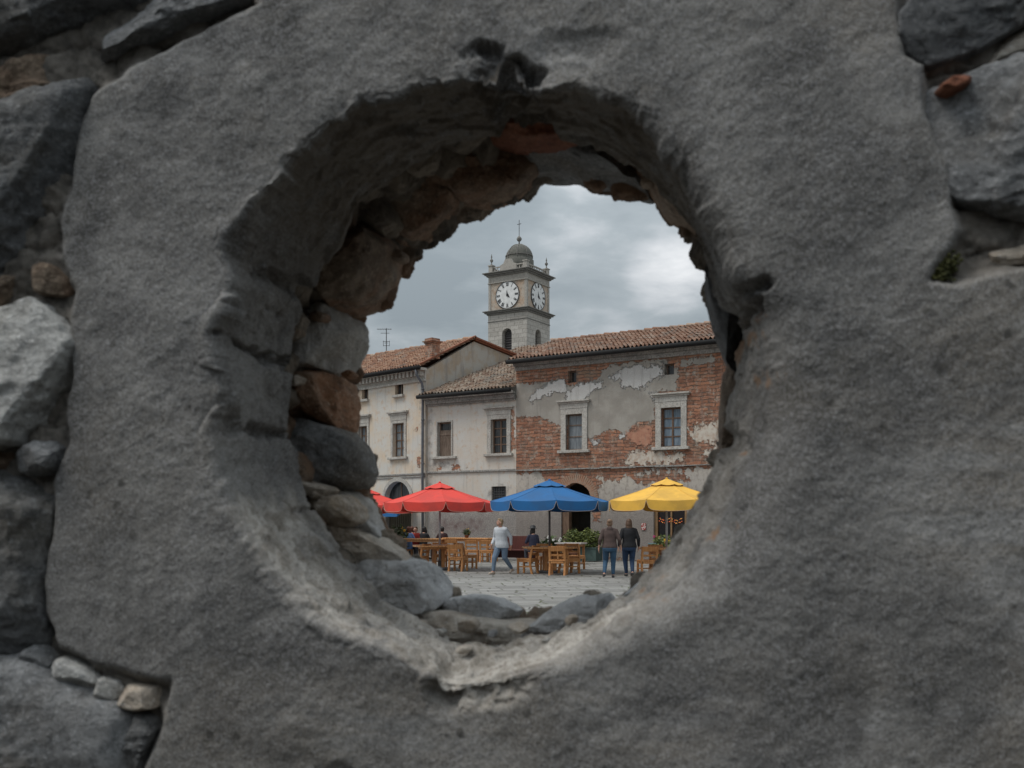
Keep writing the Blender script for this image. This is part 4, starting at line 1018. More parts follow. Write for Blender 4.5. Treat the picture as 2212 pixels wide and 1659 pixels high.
attrs = {
    'm_grey': [q2((40, 800), (180, 795), (430, 770), (560, 800), (700, 800), (860, 740), (900, 650), (1000, 620), (1200, 580), (1400, 560), (1510, 560), (1560, 640), (1640, 660), (1640, 720), (1620, 860), (1480, 870), (1405, 960), (1415, 1200), (1330, 1175),
                  (1240, 1190), (1172, 1230), (1165, 1290), (1090, 1300), (1060, 1268), (1000, 1252), (920, 1268), (880, 1310), (800, 1330), (742, 1325), (730, 1220), (490, 1215), (430, 1180), (290, 1130), (40, 1130)),
               q5((740, 70), (860, 60), (870, 170), (760, 190)), q2((1660, 570), (2000, 520), (2000, 600), (1850, 615), (1680, 640))],
    'm_white': [q2((190, 945), (250, 870), (330, 830), (420, 780), (530, 735), (545, 880), (430, 875), (350, 915), (220, 962)), q2((540, 905), (620, 840), (700, 795), (800, 790), (910, 790), (880, 850), (780, 870), (740, 930), (700, 990), (540, 985)),
                q2((970, 740), (1050, 690), (1130, 655), (1240, 610), (1340, 640), (1490, 605), (1490, 715), (1390, 740), (1350, 800), (1250, 850), (1150, 820), (1080, 825), (1090, 765)),
                q2((1380, 900), (1450, 880), (1460, 930), (1400, 950)), q2((800, 1360), (870, 1350), (860, 1410), (810, 1400)), q2((1060, 1310), (1105, 1300), (1105, 1345), (1065, 1350))],
    'm_pink': [q2((1175, 1225), (1240, 1190), (1415, 1195), (1420, 1400), (1300, 1440), (1180, 1420), (1110, 1380), (1100, 1310)), q2((1710, 1145), (2090, 1110), (2080, 1180), (1900, 1200), (1720, 1220)), q2((1200, 1510), (1310, 1500), (1300, 1580), (1210, 1580))],
    'm_cream': [q2((1080, 1560), (1210, 1450), (1400, 1430), (1560, 1470), (1700, 1470), (1690, 1540), (1640, 1600), (1060, 1610)), q2((1715, 1230), (1900, 1180), (2090, 1160), (2060, 1390), (1840, 1400), (1730, 1330)), q2((1880, 1440), (2080, 1420), (2080, 1540), (1900, 1560))],
    'm_tan': [q2((520, 640), (760, 620), (1000, 640), (960, 780), (700, 790), (540, 800)), q2((1000, 560), (1500, 520), (2000, 500), (2000, 620), (1500, 610), (1000, 690)), q2((910, 760), (1090, 750), (1080, 865), (915, 865)),
              q5((560, 60), (740, 60), (750, 265), (570, 265)), q2((60, 1600), (900, 1580), (900, 1660), (60, 1660))],
    'm_low': [np.array([(-.5, 0), (BW + .5, 0), (BW + .5, zstr - .1), (6.0, zstr - .1), (4.8, zstr - .55), (3.6, zstr - .25), (2.9, zstr - .9), (2.1, zstr - 1.1), (1.3, zstr - .15), (-.5, zstr - .1)])],
}
# exposed brick round the first arch: cut it out of the lower plaster
fac = facade('facade', bh, M['brick_house'], 0, BW, 0, BH, [w8, w9, w10, h1, h2, dA, dB_], attrs, step=0.11, depth=0.30)
me = fac.data; co = np.zeros(len(me.vertices) * 3, np.float32); me.vertices.foreach_get('co', co); co = co.reshape(-1, 3)
low = np.zeros(len(co), np.float32); me.attributes['m_low'].data.foreach_get('value', low)
for poly in (q5((860, 110), (1000, 60), (1350, 60), (1560, 110), (1690, 190), (1660, 300), (1540, 420), (1480, 300), (1150, 300), (1040, 260), (920, 190)),
             q6((520, 70), (720, 70), (720, 105), (540, 105)), q6((680, 130), (1000, 80), (1200, 60), (1400, 150), (1350, 190), (1150, 150), (950, 200), (740, 210)), q5((1560, 640), (1660, 600), (1660, 760), (1580, 760))):
    low = np.minimum(low, -sdf(co[:, [0, 2]], poly))
me.attributes['m_low'].data.foreach_set('value', np.clip(low, -1.5, 1.5).astype(np.float32))
house_shell(bh, M['gable'], 0, BW, 7.6, BH - .1)
window(bh, w8['x0'], w8['x1'], w8['z0'], w8['z1'], M['pane_curtain'], surround=.24, cornice=.34, cols=1, bars=(.7, .38), frame=M['wood_grey'])
window(bh, w9['x0'], w9['x1'], w9['z0'], w9['z1'], M['pane_blue'], surround=.24, cornice=.34, cols=2, bars=(.74, .5, .27))
window(bh, w10['x0'], w10['x1'], w10['z0'], w10['z1'], M['pane_blue'], surround=.24, cornice=.34, cols=2, bars=(.74, .5, .27))
for h in (h1, h2):
    window(bh, h['x0'], h['x1'], h['z0'], h['z1'], M['pane_dark'], sill=False, cols=1, bars=(), inset=.24, frame=M['wood_grey'])
rs = 0.36
roof('roof', bh, M['tile_old'], -.12, BW + .2, -.5, BH + .12, 3.3, BH + .12 + 3.8 * rs)
roof2 = MB().prism([(0, 0), (1, 0)], 0, 0) if False else None
mbk = MB(); mbk.add([(-.1, 3.3, BH + .1 + 3.8 * rs), (BW + .2, 3.3, BH + .1 + 3.8 * rs), (BW + .2, 8.0, BH), (-.1, 8.0, BH)], [(0, 1, 2, 3)])
mbk.add([(.02, .05, BH - .05), (.02, 3.3, BH + 3.7 * rs), (.02, 7.6, BH - .05), (BW - .02, .05, BH - .05), (BW - .02, 3.3, BH + 3.7 * rs), (BW - .02, 7.6, BH - .05)], [(0, 1, 2), (3, 5, 4)])
mbk.build('rear_roof', M['gable'], bh)
MB().tube([(-.14, -.56, BH + .02), (BW + .2, -.56, BH + .02)], .095, 10).build('gutter', M['gutter'], bh, True)
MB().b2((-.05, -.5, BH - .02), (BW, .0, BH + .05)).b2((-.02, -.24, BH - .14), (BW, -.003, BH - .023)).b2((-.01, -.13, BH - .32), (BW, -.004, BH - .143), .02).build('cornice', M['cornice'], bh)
mb = MB(); x = 0.0
while x < BW:                                                      # a worn moulding, broken in places
    l = random.uniform(.25, .9)
    mb.b2((x, -.07 - random.uniform(0, .03), zstr - random.uniform(.02, .05)), (x + l - .003, -.003, zstr + random.uniform(.0, .05)))
    x += l - .003 - .004
mb.build('string_course', M['cornice'], bh)
# brick arch over the first doorway
mb = MB(); cx = (dA['x0'] + dA['x1']) / 2; hw = (dA['x1'] - dA['x0']) / 2; sp = dA['z1'] - .03 - dA['arch']
nb_ = 31
for i in range(nb_):
    a = pi * (i + .5) / nb_; jit = random.uniform(-.02, .03); w_ = pi * (hw + .2) / nb_ * .86
    c = Vector((cx + (hw + .19) * math.cos(a), -.004, sp + (dA['arch'] + .19) * math.sin(a)))
    mb.box(c, (.36 + jit, .05 + random.uniform(0, .02), w_), ry=-a)
mb.build('arch', mat('arch_brick', stone_fn((.34, .16, .09), (.3, .2, .14), (.34, .29, .24), 2.0), rough=.9), bh)
# doors
dw = dA['x1'] - dA['x0']
dr = MB().b2((dA['x0'] + .02, .06, .02), (dA['x0'] + .34, .30, sp)).build('door', M['wood_brown'], bh)
MB().b2((dA['x0'] + .34, .22, sp - .06), (dA['x1'], .30, sp + .04)).build('transom', M['wood_brown'], dr)
d2 = MB(); a, b = dB_['x0'], dB_['x1']; sp2 = dB_['z1'] - .03 - dB_['arch']
d2.b2((a + .003, .1, .02), (a + .13, .24, sp2)); d2.b2((b - .13, .1, .02), (b - .003, .24, sp2)); d2.b2((a + .13, .11, sp2 - .12), (b - .13, .23, sp2 + .03)); d2.b2(((a + b) / 2 - .03, .12, .02), ((a + b) / 2 + .03, .22, sp2 - .12))
dd = d2.build('door', M['wood_door'], bh)
MB().b2((a + .1, .18, .1), (b - .1, .2, sp2 - .1)).build('pane', M['pane_black'], dd)

# ---- low white house in the middle
FM = Frame((0.18 + .06 * -FB.n[0] * -1, 43.0 + .06 * FB.n[1]), A0)
lh = FM.empty('low_house')
tag(lh, 'low white plastered house with grey tiles, between the cream house and brick house', 'house')
xl = FM.px(920, 1000)[0]; MHT = FM.px(1020, 858)[1]
w5 = rect(FM, c3(895, 830), c3(1030, 1165)); w6 = rect(FM, c3(1420, 800), c3(1575, 1136)); w7 = rect(FM, c4(1690, 245), c4(1870, 440))
def q3(*pts): return FM.poly([c3(*p) for p in pts])
def q4(*pts): return FM.poly([c4(*p) for p in pts])
facade('facade', lh, M['white_wall'], xl, 0, 0, MHT, [w5, w6, w7], {
    'm_brick': [q3((885, 1260), (940, 1265), (935, 1300), (888, 1298)), q3((1035, 1245), (1100, 1250), (1130, 1300), (1030, 1305)), q3((1600, 700), (1640, 710), (1660, 1100), (1600, 1120)), q3((1150, 1250), (1200, 1270), (1190, 1290))],
    'm_damp': [q3((790, 620), (1660, 560), (1660, 640), (1300, 650), (800, 690)), q3((790, 640), (860, 650), (850, 1500), (790, 1500)), q3((840, 1170), (1080, 1170), (1000, 1320), (800, 1300)), q4((880, 470), (2080, 470), (2080, 1150), (880, 1150)),
               q4((1600, 260), (1960, 200), (1960, 420), (1600, 420))],
    'm_maroon': [q4((940, 570), (1680, 570), (1640, 900), (940, 900))]}, step=0.11, depth=.28)
house_shell(lh, M['gable'], xl, -.02, 7.4, MHT)
window(lh, w5['x0'], w5['x1'], w5['z0'], w5['z1'], M['pane_dark'], surround=.07, cols=1, bars=(.76,), shutter=True, sillw=.3, frame=M['wood_grey'])
window(lh, w6['x0'], w6['x1'], w6['z0'], w6['z1'], M['pane_dark'], surround=.2, cornice=.34, cols=2, bars=(.74, .5, .27))
window(lh, w7['x0'], w7['x1'], w7['z0'], w7['z1'], M['pane_dark'], cols=1, bars=(), grate=True, sill=False, frame=M['iron'])
roof('roof', lh, M['tile_grey'], xl - .1, .0, -.45, MHT + .22, 8.2, MHT + .22 + 8.65 * .395, ridge=False)
MB().tube([(xl - .12, -.52, MHT + .12), (-.02, -.52, MHT + .12)], .09, 10).build('gutter', M['gutter'], lh, True)
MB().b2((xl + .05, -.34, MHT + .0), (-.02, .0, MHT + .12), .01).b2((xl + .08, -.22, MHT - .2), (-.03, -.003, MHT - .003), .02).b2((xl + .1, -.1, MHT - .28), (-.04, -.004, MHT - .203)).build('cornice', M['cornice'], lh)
zs2 = FM.px(1020, 1018)[1]
MB().b2((xl, -.07, zs2 - .05), (-.003, -.003, zs2 + .05), .02).build('string_course', M['cornice'], lh)

# ---- cream house on the left
Pc = (gx(920, 45.5), 45.5)
FL = Frame(Pc, R(-43))
ch = FL.empty('cream_house')
tag(ch, 'cream plastered house with an orange tiled gable roof and a brick chimney', 'house')
LX, LH = -11.0, FL.px(918, 800)[1]
w1 = rect(FL, c3(148, 480), c3(212, 605)); w2 = rect(FL, c3(475, 427), c3(556, 560)); w3 = rect(FL, c3(457, 840), c3(568, 1170)); w4 = rect(FL, c3(120, 870), c3(205, 1210))
dL = rect(FL, c4(372, 178), c4(690, 1130)); dL['z0'] = .02; dL['arch'] = (dL['x1'] - dL['x0']) / 2 * .95
def ql(*pts): return FL.poly([c3(*p) for p in pts])
facade('facade', ch, M['cream_wall'], LX, 0, 0, LH, [w1, w2, w3, w4, dL], {
    'm_brick': [ql((650, 905), (700, 890), (680, 920)), ql((690, 1170), (730, 1160), (720, 1290), (700, 1290))], 'm_damp': [ql((700, 420), (770, 420), (770, 1500), (730, 1500)), ql((380, 1180), (600, 1180), (590, 1230), (390, 1230))], 'm_maroon': []}, step=0.12, depth=.28)
AY = 3.1
AZ = 1.62 + (CV - 736) / FD * (Pc[1] + AY * FL.n[1])
mb = MB(); GY = 9.0; GZ = AZ - .16 * (GY - AY) * 1.0
mb.prism([(0, 0)], 0, 0) if False else None
pts = [(0, 0), (GY, 0), (GY, GZ), (AY, AZ - .04), (0, LH)]
mb.add([(-.002, p + .002, q) for p, q in pts] + [(-.3, p + .002, q) for p, q in pts], [(0, 1, 2, 3, 4), (9, 8, 7, 6, 5)] + [(i, i + 5, (i + 1) % 5 + 5, (i + 1) % 5) for i in range(5)])
mb.b2((LX, GY - .3, 0), (-.31, GY, GZ)); mb.b2((LX, .02, 0), (LX + .3, GY - .3, LH)); mb.b2((LX + .3, 4.5, 0), (-.31, 4.6, LH - .3)); mb.b2((LX + .3, .3, LH - .3), (-.31, GY - .3, LH - .05))
mb.build('wall', M['gable'], ch)
roof('roof', ch, M['tile_red'], LX - .2, .10, -.42, LH + .16, AY, AZ + .12)
mb = MB(); mb.add([(LX - .2, AY, AZ + .1), (.1, AY, AZ + .1), (.1, GY + .3, GZ + .05), (LX - .2, GY + .3, GZ + .05), (LX - .2, AY, AZ + .02), (.1, AY, AZ + .02), (.1, GY + .3, GZ - .05), (LX - .2, GY + .3, GZ - .05)],
        [(0, 1, 2, 3), (4, 7, 6, 5), (1, 5, 6, 2), (0, 3, 7, 4), (2, 6, 7, 3)])
mb.build('rear_roof', M['brick_chip'], ch)
mb = MB()      # verge tiles along the gable
for i in range(10):
    t = i / 10; y_, z_ = -.4 + (AY + .4) * (t + .05), LH + .16 + (AZ - .04 - LH) * (t + .05)
    mb.box((.05, y_, z_ + .09), (.16, .42, .06), rx=math.atan2(AZ - LH - .04, AY + .4))
for i in range(14):
    t = (i + .5) / 14; mb.box((.05, AY + (GY - AY) * t, AZ + .13 + (GZ - AZ) * t), (.24, .42, .08), rx=math.atan2(GZ - AZ, GY - AY))
mb.build('verge_tiles', M['brick_chip'], ch)
MB().tube([(LX - .2, -.5, LH + .07), (.1, -.5, LH + .07)], .10, 10).build('gutter', M['gutter'], ch, True)
mb = MB().b2((LX, -.38, LH - .02), (.06, .0, LH + .1)).b2((LX, -.1, LH - .5), (.02, -.003, LH - .4), .01).b2((LX, -.05, LH - .4), (.01, -.004, LH - .023))
x = LX
while x < -.15: mb.b2((x, -.3, LH - .26), (x + .13, -.052, LH - .025)); x += .27
mb.build('cornice', M['trim'], ch)
for w, kw in ((w1, {}), (w2, {})):
    window(ch, w['x0'], w['x1'], w['z0'], w['z1'], M['pane_dark'], cols=2, bars=(), sill=True, sillw=.08, frame=M['wood_grey'])
window(ch, w3['x0'], w3['x1'], w3['z0'], w3['z1'], M['pane_curtain'], surround=.14, cornice=.42, cols=2, bars=(.74, .5, .27))
window(ch, w4['x0'], w4['x1'], w4['z0'], w4['z1'], M['pane_curtain'], surround=.14, cornice=.42, cols=2, bars=(.74, .5, .27))
zs3 = FL.px(918, 1023)[1]
MB().b2((LX, -.07, zs3 - .04), (-.02, -.003, zs3 + .04), .015).b2((LX, -.05, zs3 - .16), (-.02, -.004, zs3 - .09), .01).build('string_course', M['cornice'], ch)
# door arch with awning and strip curtain
cxl = (dL['x0'] + dL['x1']) / 2; hwl = (dL['x1'] - dL['x0']) / 2; spl = dL['z1'] - .03 - dL['arch']
ds = MB().b2((dL['x0'], .2, spl - .05), (dL['x1'], .27, spl + .05)).b2((cxl - .025, .2, spl + .05), (cxl + .025, .26, dL['z1'] - .06)).build('door', M['wood_brown'], ch)
MB().prism([(cxl + (hwl - .002) * math.cos(t), spl + (dL['arch'] - .002) * math.sin(t)) for t in np.linspace(0, pi, 20)], .23, .25).build('fanlight', M['pane_dark'], ds)
mb = MB(); n = 22
for i in range(n): mb.tube([(dL['x0'] + .1 + (2 * hwl - .2) * i / (n - 1), .24 + .03 * (i % 2), .05), (dL['x0'] + .1 + (2 * hwl - .2) * i / (n - 1), .24 + .03 * (i % 2), spl - .05)], .045, 6)
mb.build('strip_curtain', mat('dark_curtain', color=(.085, .075, .05), rough=.8), ds)
mb = MB()
for i in range(20):
    t = pi * (i + .5) / 20; mb.box((cxl + (hwl + .1) * math.cos(t), -.03, spl + (dL['arch'] + .1) * math.sin(t)), (.18, .07, pi * hwl / 20 * 1.1), ry=-t)
mb.build('arch', M['trim'], ch)
zaw = 1.62 + (CV - 1111) / FD * 47
MB().add([(dL['x0'] - .15, -.03, zaw + .5), (dL['x1'] + .32, -.03, zaw + .5), (dL['x1'] + .32, -1.1, zaw + .1), (dL['x0'] - .15, -1.1, zaw + .1), (dL['x1'] + .32, -1.12, zaw - .12), (dL['x0'] - .15, -1.12, zaw - .12)],
         [(0, 1, 2, 3), (3, 2, 4, 5), (0, 3, 5), (1, 4, 2)]).build('awning', M['blue_fabric'], ch)
# downpipe at the junction
mb = MB(); mb.tube([(-.12, -.5, LH + .0), (-.12, -.46, LH - .25), (-.08, -.16, LH - .62), (-.08, -.12, LH - .9), (-.08, -.12, MHT + .1), (-.08, -.14, 4.0), (-.08, -.12, 0.02)], .062, 10)
for z_ in (2.2, 4.2, 6.2, 7.6): mb.tube([(-.08, -.12, z_), (-.08, -.12, z_ + .07)], .08, 10)
mb.build('downpipe', M['pipe'], ch, True)
# chimney on the front slope, near the gable
cu = 934
CY = 0.55; k = (cu - CU) / FD
xx, Yc = 0, 0
Yc = (FL.O @ FL.n + CY) / (k * FL.n[0] + FL.n[1]); xx = (k * Yc - FL.O[0]) * FL.d[0] + (Yc - FL.O[1]) * FL.d[1]
ztop = EH + (CV - 743) / FD * Yc
def brick_fn(g, co):
    bc, bf, n2 = brick_nodes(g, co, .3, .1, .03); return {'Base Color': bc, 'Normal': g.bump(bf, .5, .01)}
M['chimney'] = mat('chimney_brick', brick_fn, rough=.9)
chm = MB().b2((xx - .24, CY - .24, LH + .6), (xx + .24, CY + .24, ztop)).build('chimney', M['chimney'], ch)
MB().b2((xx - .28, CY - .28, ztop + .001), (xx + .28, CY + .28, ztop + .07), .01).b2((xx - .34, CY - .34, ztop + .071), (xx + .34, CY + .34, ztop + .13), .01).b2((xx - .25, CY - .25, ztop + .131), (xx + .25, CY + .25, ztop + .24)).build('cap', M['chimney'], chm)

# aerial on the cream roof
k = (834.6 - CU) / FD; AYo = 3.3; Ya = (FL.O @ FL.n + AYo) / (k * FL.n[0] + FL.n[1])
ax, ay = k * Ya, Ya; zt = EH + (CV - 709) / FD * Ya; zb = EH + (CV - 776) / FD * Ya
aer = empty('tv_antenna', (ax, ay, zb)); tag(aer, 'thin television aerial on a mast above the cream house roof', 'antenna')
MB().tube([(0, 0, -.4), (0, 0, zt - zb)], .022, 6).build('mast', M['iron'], aer)
hh = zt - zb
for (z_, a, b) in ((hh - .05, -.5, .28), (hh - .26, -.3, .16), (hh - .7, -.18, .18), (hh - .78, -.1, .1), (hh - .92, -.16, .16)): MB().tube([(a, 0, z_), (b, 0, z_)], .013, 6).build('crossbar', M['iron'], aer)
for xq in (-.42, -.3, -.18, -.06, .1, .22): MB().tube([(xq, -.16, hh - .05), (xq, .16, hh - .05)], .008, 5).build('element_rod', M['iron'], aer)
for xq in (-.16, .16): MB().tube([(xq, 0, hh - .95), (xq, 0, hh - .66)], .012, 5).build('cage_bar', M['iron'], aer)
# pale building far behind on the left
db = empty('distant_building', (gx(760, 75), 75, 0), R(-30)); tag(db, 'pale blue white building glimpsed behind the cream roof at far left', 'building')
zd = EH + (CV - 766) / FD * 75
MB().b2((-9, 0, 0), (2.2, 6, zd - .6)).build('wall', mat('pale_blue_wall', color=(.5, .58, .66), rough=.9), db)
MB().add([(-9.3, -.3, zd - .45), (2.5, -.3, zd - .6), (2.5, 6.3, zd - .6), (-9.3, 6.3, zd - .45), (-9.3, 3, zd + .7), (-1.0, 3, zd + .5)], [(0, 1, 5, 4), (1, 2, 5), (2, 3, 4, 5), (3, 0, 4), (0, 3, 2, 1)]).build('roof', M['cornice'], db)

# ---- bell tower
TY = 98.0
TC = (gx(1138, TY), TY); TW = 4.55
FT = Frame(TC, A0)
tw = FT.empty('bell_tower')
tag(tw, 'stone bell tower with two white clock faces and a small dome, rising behind the roofs', 'tower')
def tz(v, Y=TY): return EH + (CV - v) / FD * Y
z1c, z2c = tz(668), tz(584)
ar = dict(x0=-TW * .5 - .62, x1=-TW * .5 + .52, z0=tz(790), z1=tz(703)); ar['arch'] = .57
fw = facade('belfry', tw, M['tower_ashlar'], -TW, 0, 0, z1c, [ar], None, step=.6, depth=.7)
ob = fw.data.copy(); o2 = link_mesh('belfry', ob, None, tw); o2.rotation_euler = (0, 0, R(90)); o2.location = (0, TW, 0)     # side facing right
o2.location = (0, 0, 0); o2.rotation_euler = (0, 0, R(90)); o2.location = (0, TW, 0)
ve = np.zeros(len(ob.vertices) * 3, np.float32); ob.vertices.foreach_get('co', ve); ve = ve.reshape(-1, 3)
MB().b2((-TW, TW - .3, 0), (-.05, TW, z1c)).b2((-TW, .05, 0), (-TW + .3, TW - .3, z1c)).b2((-TW + .3, .72, z1c - .3), (-.72, TW - .3, z1c - .1)).build('rear_wall', M['tower_ashlar'], tw)
for side in (0, 1):
    mb = MB()
    for i in range(16):
        z_ = ar['z0'] + (ar['z1'] - ar['z0']) * (i + .5) / 16
        if side == 0: mb.box(((ar['x0'] + ar['x1']) / 2, .55, z_), (ar['x1'] - ar['x0'], .2, .04), rx=R(35))
        else: mb.box((-.55, -(ar['x0'] + ar['x1']) / 2 * 1.0, z_), (.2, ar['x1'] - ar['x0'], .04), ry=R(-35))
    if side == 0: mb.b2((ar['x0'], .66, ar['z0']), (ar['x1'], .7, ar['z1']))
    else: mb.b2((-.7, -ar['x1'], ar['z0']), (-.66, -ar['x0'], ar['z1']))
    mb.build('louvre', M['pole_dark'], tw)
mb = MB(); mb.b2((-TW + .08, .08, z1c), (-.08, TW - .08, z2c)); mb.build('clock_stage', M['tower_brick'], tw)
mb = MB()
for (x, y) in ((-.3, .0), (-TW, .0), (-.3, TW - .3), (-TW, TW - .3)): mb.b2((x + .02, y + .02, z1c), (x + .28, y + .28, z2c - .003))
mb.b2((-TW + .05, .05, z2c - .75), (-.05, TW - .05, z2c - .003))
mb.build('pilasters', M['tower_stone'], tw)
def ring(z_, h, out, m, name):
    MB().b2((-TW - out, -out, z_), (out, TW + out, z_ + h), .03).build(name, m, tw)
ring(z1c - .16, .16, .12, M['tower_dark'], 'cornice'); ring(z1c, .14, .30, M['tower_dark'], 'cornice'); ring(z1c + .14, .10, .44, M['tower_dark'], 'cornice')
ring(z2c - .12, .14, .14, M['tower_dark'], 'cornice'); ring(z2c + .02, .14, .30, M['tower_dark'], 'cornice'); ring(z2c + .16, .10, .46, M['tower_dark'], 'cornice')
ring(tz(686) - .06, .1, .05, M['tower_dark'], 'band'); ring(tz(601) - .05, .09, .06, M['tower_stone'], 'band')
zb0 = z2c + .26
mb = MB(); hb = .62
for (x, y) in ((-.25, .25), (-TW + .25, .25), (-.25, TW - .25), (-TW + .25, TW - .25)):
    mb.b2((x - .22, y - .22, zb0), (x + .22, y + .22, zb0 + hb + .12)); mb.b2((x - .28, y - .28, zb0 + hb + .12), (x + .28, y + .28, zb0 + hb + .22))
for (a, b) in (((-TW + .5, .25), (-.5, .25)), ((-.25, .5), (-.25, TW - .5)), ((-TW + .5, TW - .25), (-.5, TW - .25)), ((-TW + .25, .5), (-TW + .25, TW - .5))):
    mb.b2((min(a[0], b[0]) - .08, min(a[1], b[1]) - .08, zb0 + hb - .1), (max(a[0], b[0]) + .08, max(a[1], b[1]) + .08, zb0 + hb))
    mb.b2((min(a[0], b[0]) - .1, min(a[1], b[1]) - .1, zb0), (max(a[0], b[0]) + .1, max(a[1], b[1]) + .1, zb0 + .1))
    for i in range(11):
        t = (i + .5) / 11; mb.lathe([(.05, .1), (.09, .22), (.04, .38), (.06, hb - .1)], (a[0] + (b[0] - a[0]) * t, a[1] + (b[1] - a[1]) * t, zb0), 8)
    # raised stone gable in the middle of each side
    cx_, cy_ = (a[0] + b[0]) / 2, (a[1] + b[1]) / 2
    if a[1] == b[1]: mb.prism([(cx_ - .95, zb0 + .01), (cx_ + .95, zb0 + .01), (cx_ + .95, zb0 + hb + .05), (cx_ + .55, zb0 + hb + .2), (cx_ + .35, zb0 + hb + .6), (cx_ - .35, zb0 + hb + .6), (cx_ - .55, zb0 + hb + .2), (cx_ - .95, zb0 + hb + .05)], cy_ - .12, cy_ + .12)
mb.build('balustrade', M['tower_stone'], tw)
for (x, y) in ((-TW + .25, .25), (-.25, TW - .25), (-TW + .25, TW - .25)):
    MB().lathe([(.13, 0), (.15, .06), (.05, .15), (.05, .28), (.15, .44), (.17, .54), (.08, .64), (.04, .74), (.08, .84), (.05, .96), (.01, 1.18)], (x, y, zb0 + hb + .22), 10).build('finial', M['tower_dark'], tw, True)
cx_, cy_ = -TW / 2, TW / 2; YD = TY + 3.1
rd = 29 / FD * YD; zdt = tz(528, YD); zds = tz(560, YD)
prof = [(rd + .12, zb0), (rd + .12, zds - .16), (rd + .04, zds - .1), (rd, zds)] + [(rd * math.cos(a), zds + (zdt - zds) * math.sin(a)) for a in np.linspace(.1, 1.5, 12)]
do = MB().lathe(prof, (cx_, cy_, 0), 24).build('dome', M['dome'], tw, True)
mb = MB()
for i in range(8):
    a = i * pi / 4 + .39; mb.tube([(cx_ + (rd + .02) * math.cos(t) * math.cos(a), cy_ + (rd + .02) * math.cos(t) * math.sin(a), zds + (zdt - zds) * math.sin(t)) for t in np.linspace(0, 1.5, 10)], .05, 6)
mb.lathe([(rd + .05, zds + .25), (rd + .05, zds + .33)], (cx_, cy_, 0), 24)
mb.build('rib', M['tower_dark'], do)
zbl = tz(515.7, YD)
MB().lathe([(.16, zdt - .08), (.08, zdt + .1), (.06, zbl - .3), (.2, zbl - .2), (.28, zbl), (.16, zbl + .18), (.05, zbl + .3)], (cx_, cy_, 0), 12).build('lantern_ball', M['tower_dark'], tw, True)
zx = tz(475, YD)
MB().tube([(cx_, cy_, zbl + .2), (cx_, cy_, zx)], .035, 6).tube([(cx_ - .24, cy_ + .02, zx - .42), (cx_ + .24, cy_ - .02, zx - .42)], .03, 6).build('cross', M['iron'], tw)
M['dial'] = mat('white_dial', lambda g, co: {'Base Color': g.ramp(g.noise(co, 3, 5), [(0.3, (.55, .55, .54)), (0.6, (.72, .72, .71))])}, rough=.6)
M['ink'] = mat('black_numeral_paint', color=(.015, .015, .017), rough=.6)
ROM = ['XII', 'I', 'II', 'III', 'IV', 'V', 'VI', 'VII', 'VIII', 'IX', 'X', 'XI']
CR = 1.32; czc = tz(631)
def numeral(mb, txt, ang, r0, r1):
    w = {'I': .075, 'V': .15, 'X': .15}; tot = sum(w[c] for c in txt); x = -tot / 2
    def P(px_, t):   # px_ across, t along the radius
        r = r0 + (r1 - r0) * t; a = ang; return (px_ * math.cos(a) + r * math.sin(a), -px_ * math.sin(a) + r * math.cos(a))
    def bar(xa, ta, xb, tb, th_):
        pa, pb = P(xa, ta), P(xb, tb); d = Vector((pb[0] - pa[0], pb[1] - pa[1])); n = Vector((-d.y, d.x)).normalized() * th_ / 2
        q = [(pa[0] + n.x, pa[1] + n.y), (pb[0] + n.x, pb[1] + n.y), (pb[0] - n.x, pb[1] - n.y), (pa[0] - n.x, pa[1] - n.y)]
        k = len(mb.v); mb.v += [(a_, -.075, b_) for a_, b_ in q] + [(a_, -.05, b_) for a_, b_ in q]
        mb.f += [(k, k + 1, k + 2, k + 3)] + [(k + i, k + 4 + i, k + 4 + (i + 1) % 4, k + (i + 1) % 4) for i in range(4)]
    for c in txt:
        cx__ = x + w[c] / 2
        if c == 'I': bar(cx__, 0, cx__, 1, .05)
        elif c == 'V': bar(x + .02, 1, cx__, 0, .055); bar(x + w[c] - .02, 1, cx__, 0, .03)
        else: bar(x + .02, 1, x + w[c] - .02, 0, .055); bar(x + w[c] - .02, 1, x + .02, 0, .03)
        x += w[c]
def clock(hour_a, min_a):
    c = MB().lathe([(CR, 0), (CR, .06)], (0, 0, 0), 40)
    c.v = [(x, -z - .0, y) for x, y, z in c.v]
    o = c.build('clock_face', M['dial'], tw)
    r_ = MB(); r_.tube([((CR + .03) * math.cos(a), -.05, (CR + .03) * math.sin(a)) for a in np.linspace(0, 2 * pi, 41)], .05, 6); r_.build('rim', M['iron'], o)
    for i, t in enumerate(ROM):
        n = MB(); numeral(n, t, i * pi / 6, CR * .66, CR * .95); n.build('numeral', M['ink'], o)
    h = MB()
    for a, L, w_ in ((hour_a, .42, .16), (min_a, .5, .10)):
        t = Vector((math.sin(a), math.cos(a))); p = Vector((t.y, -t.x))
        h.add([(p.x * w_, -.1, p.y * w_), (t.x * L, -.1, t.y * L), (-p.x * w_, -.1, -p.y * w_), (-t.x * .14, -.1, -t.y * .14), (0, -.08, 0)], [(0, 1, 2, 3), (0, 4, 1), (1, 4, 2), (2, 4, 3), (3, 4, 0)])
    h.build('clock_hands', M['ink'], o)
    return o
ck1 = clock(R(135), R(-8)); ck1.location = (-TW / 2, .075, czc)
ck2 = clock(R(125), R(0)); ck2.rotation_euler = (0, 0, R(90)); ck2.location = (-.075, TW / 2, czc)


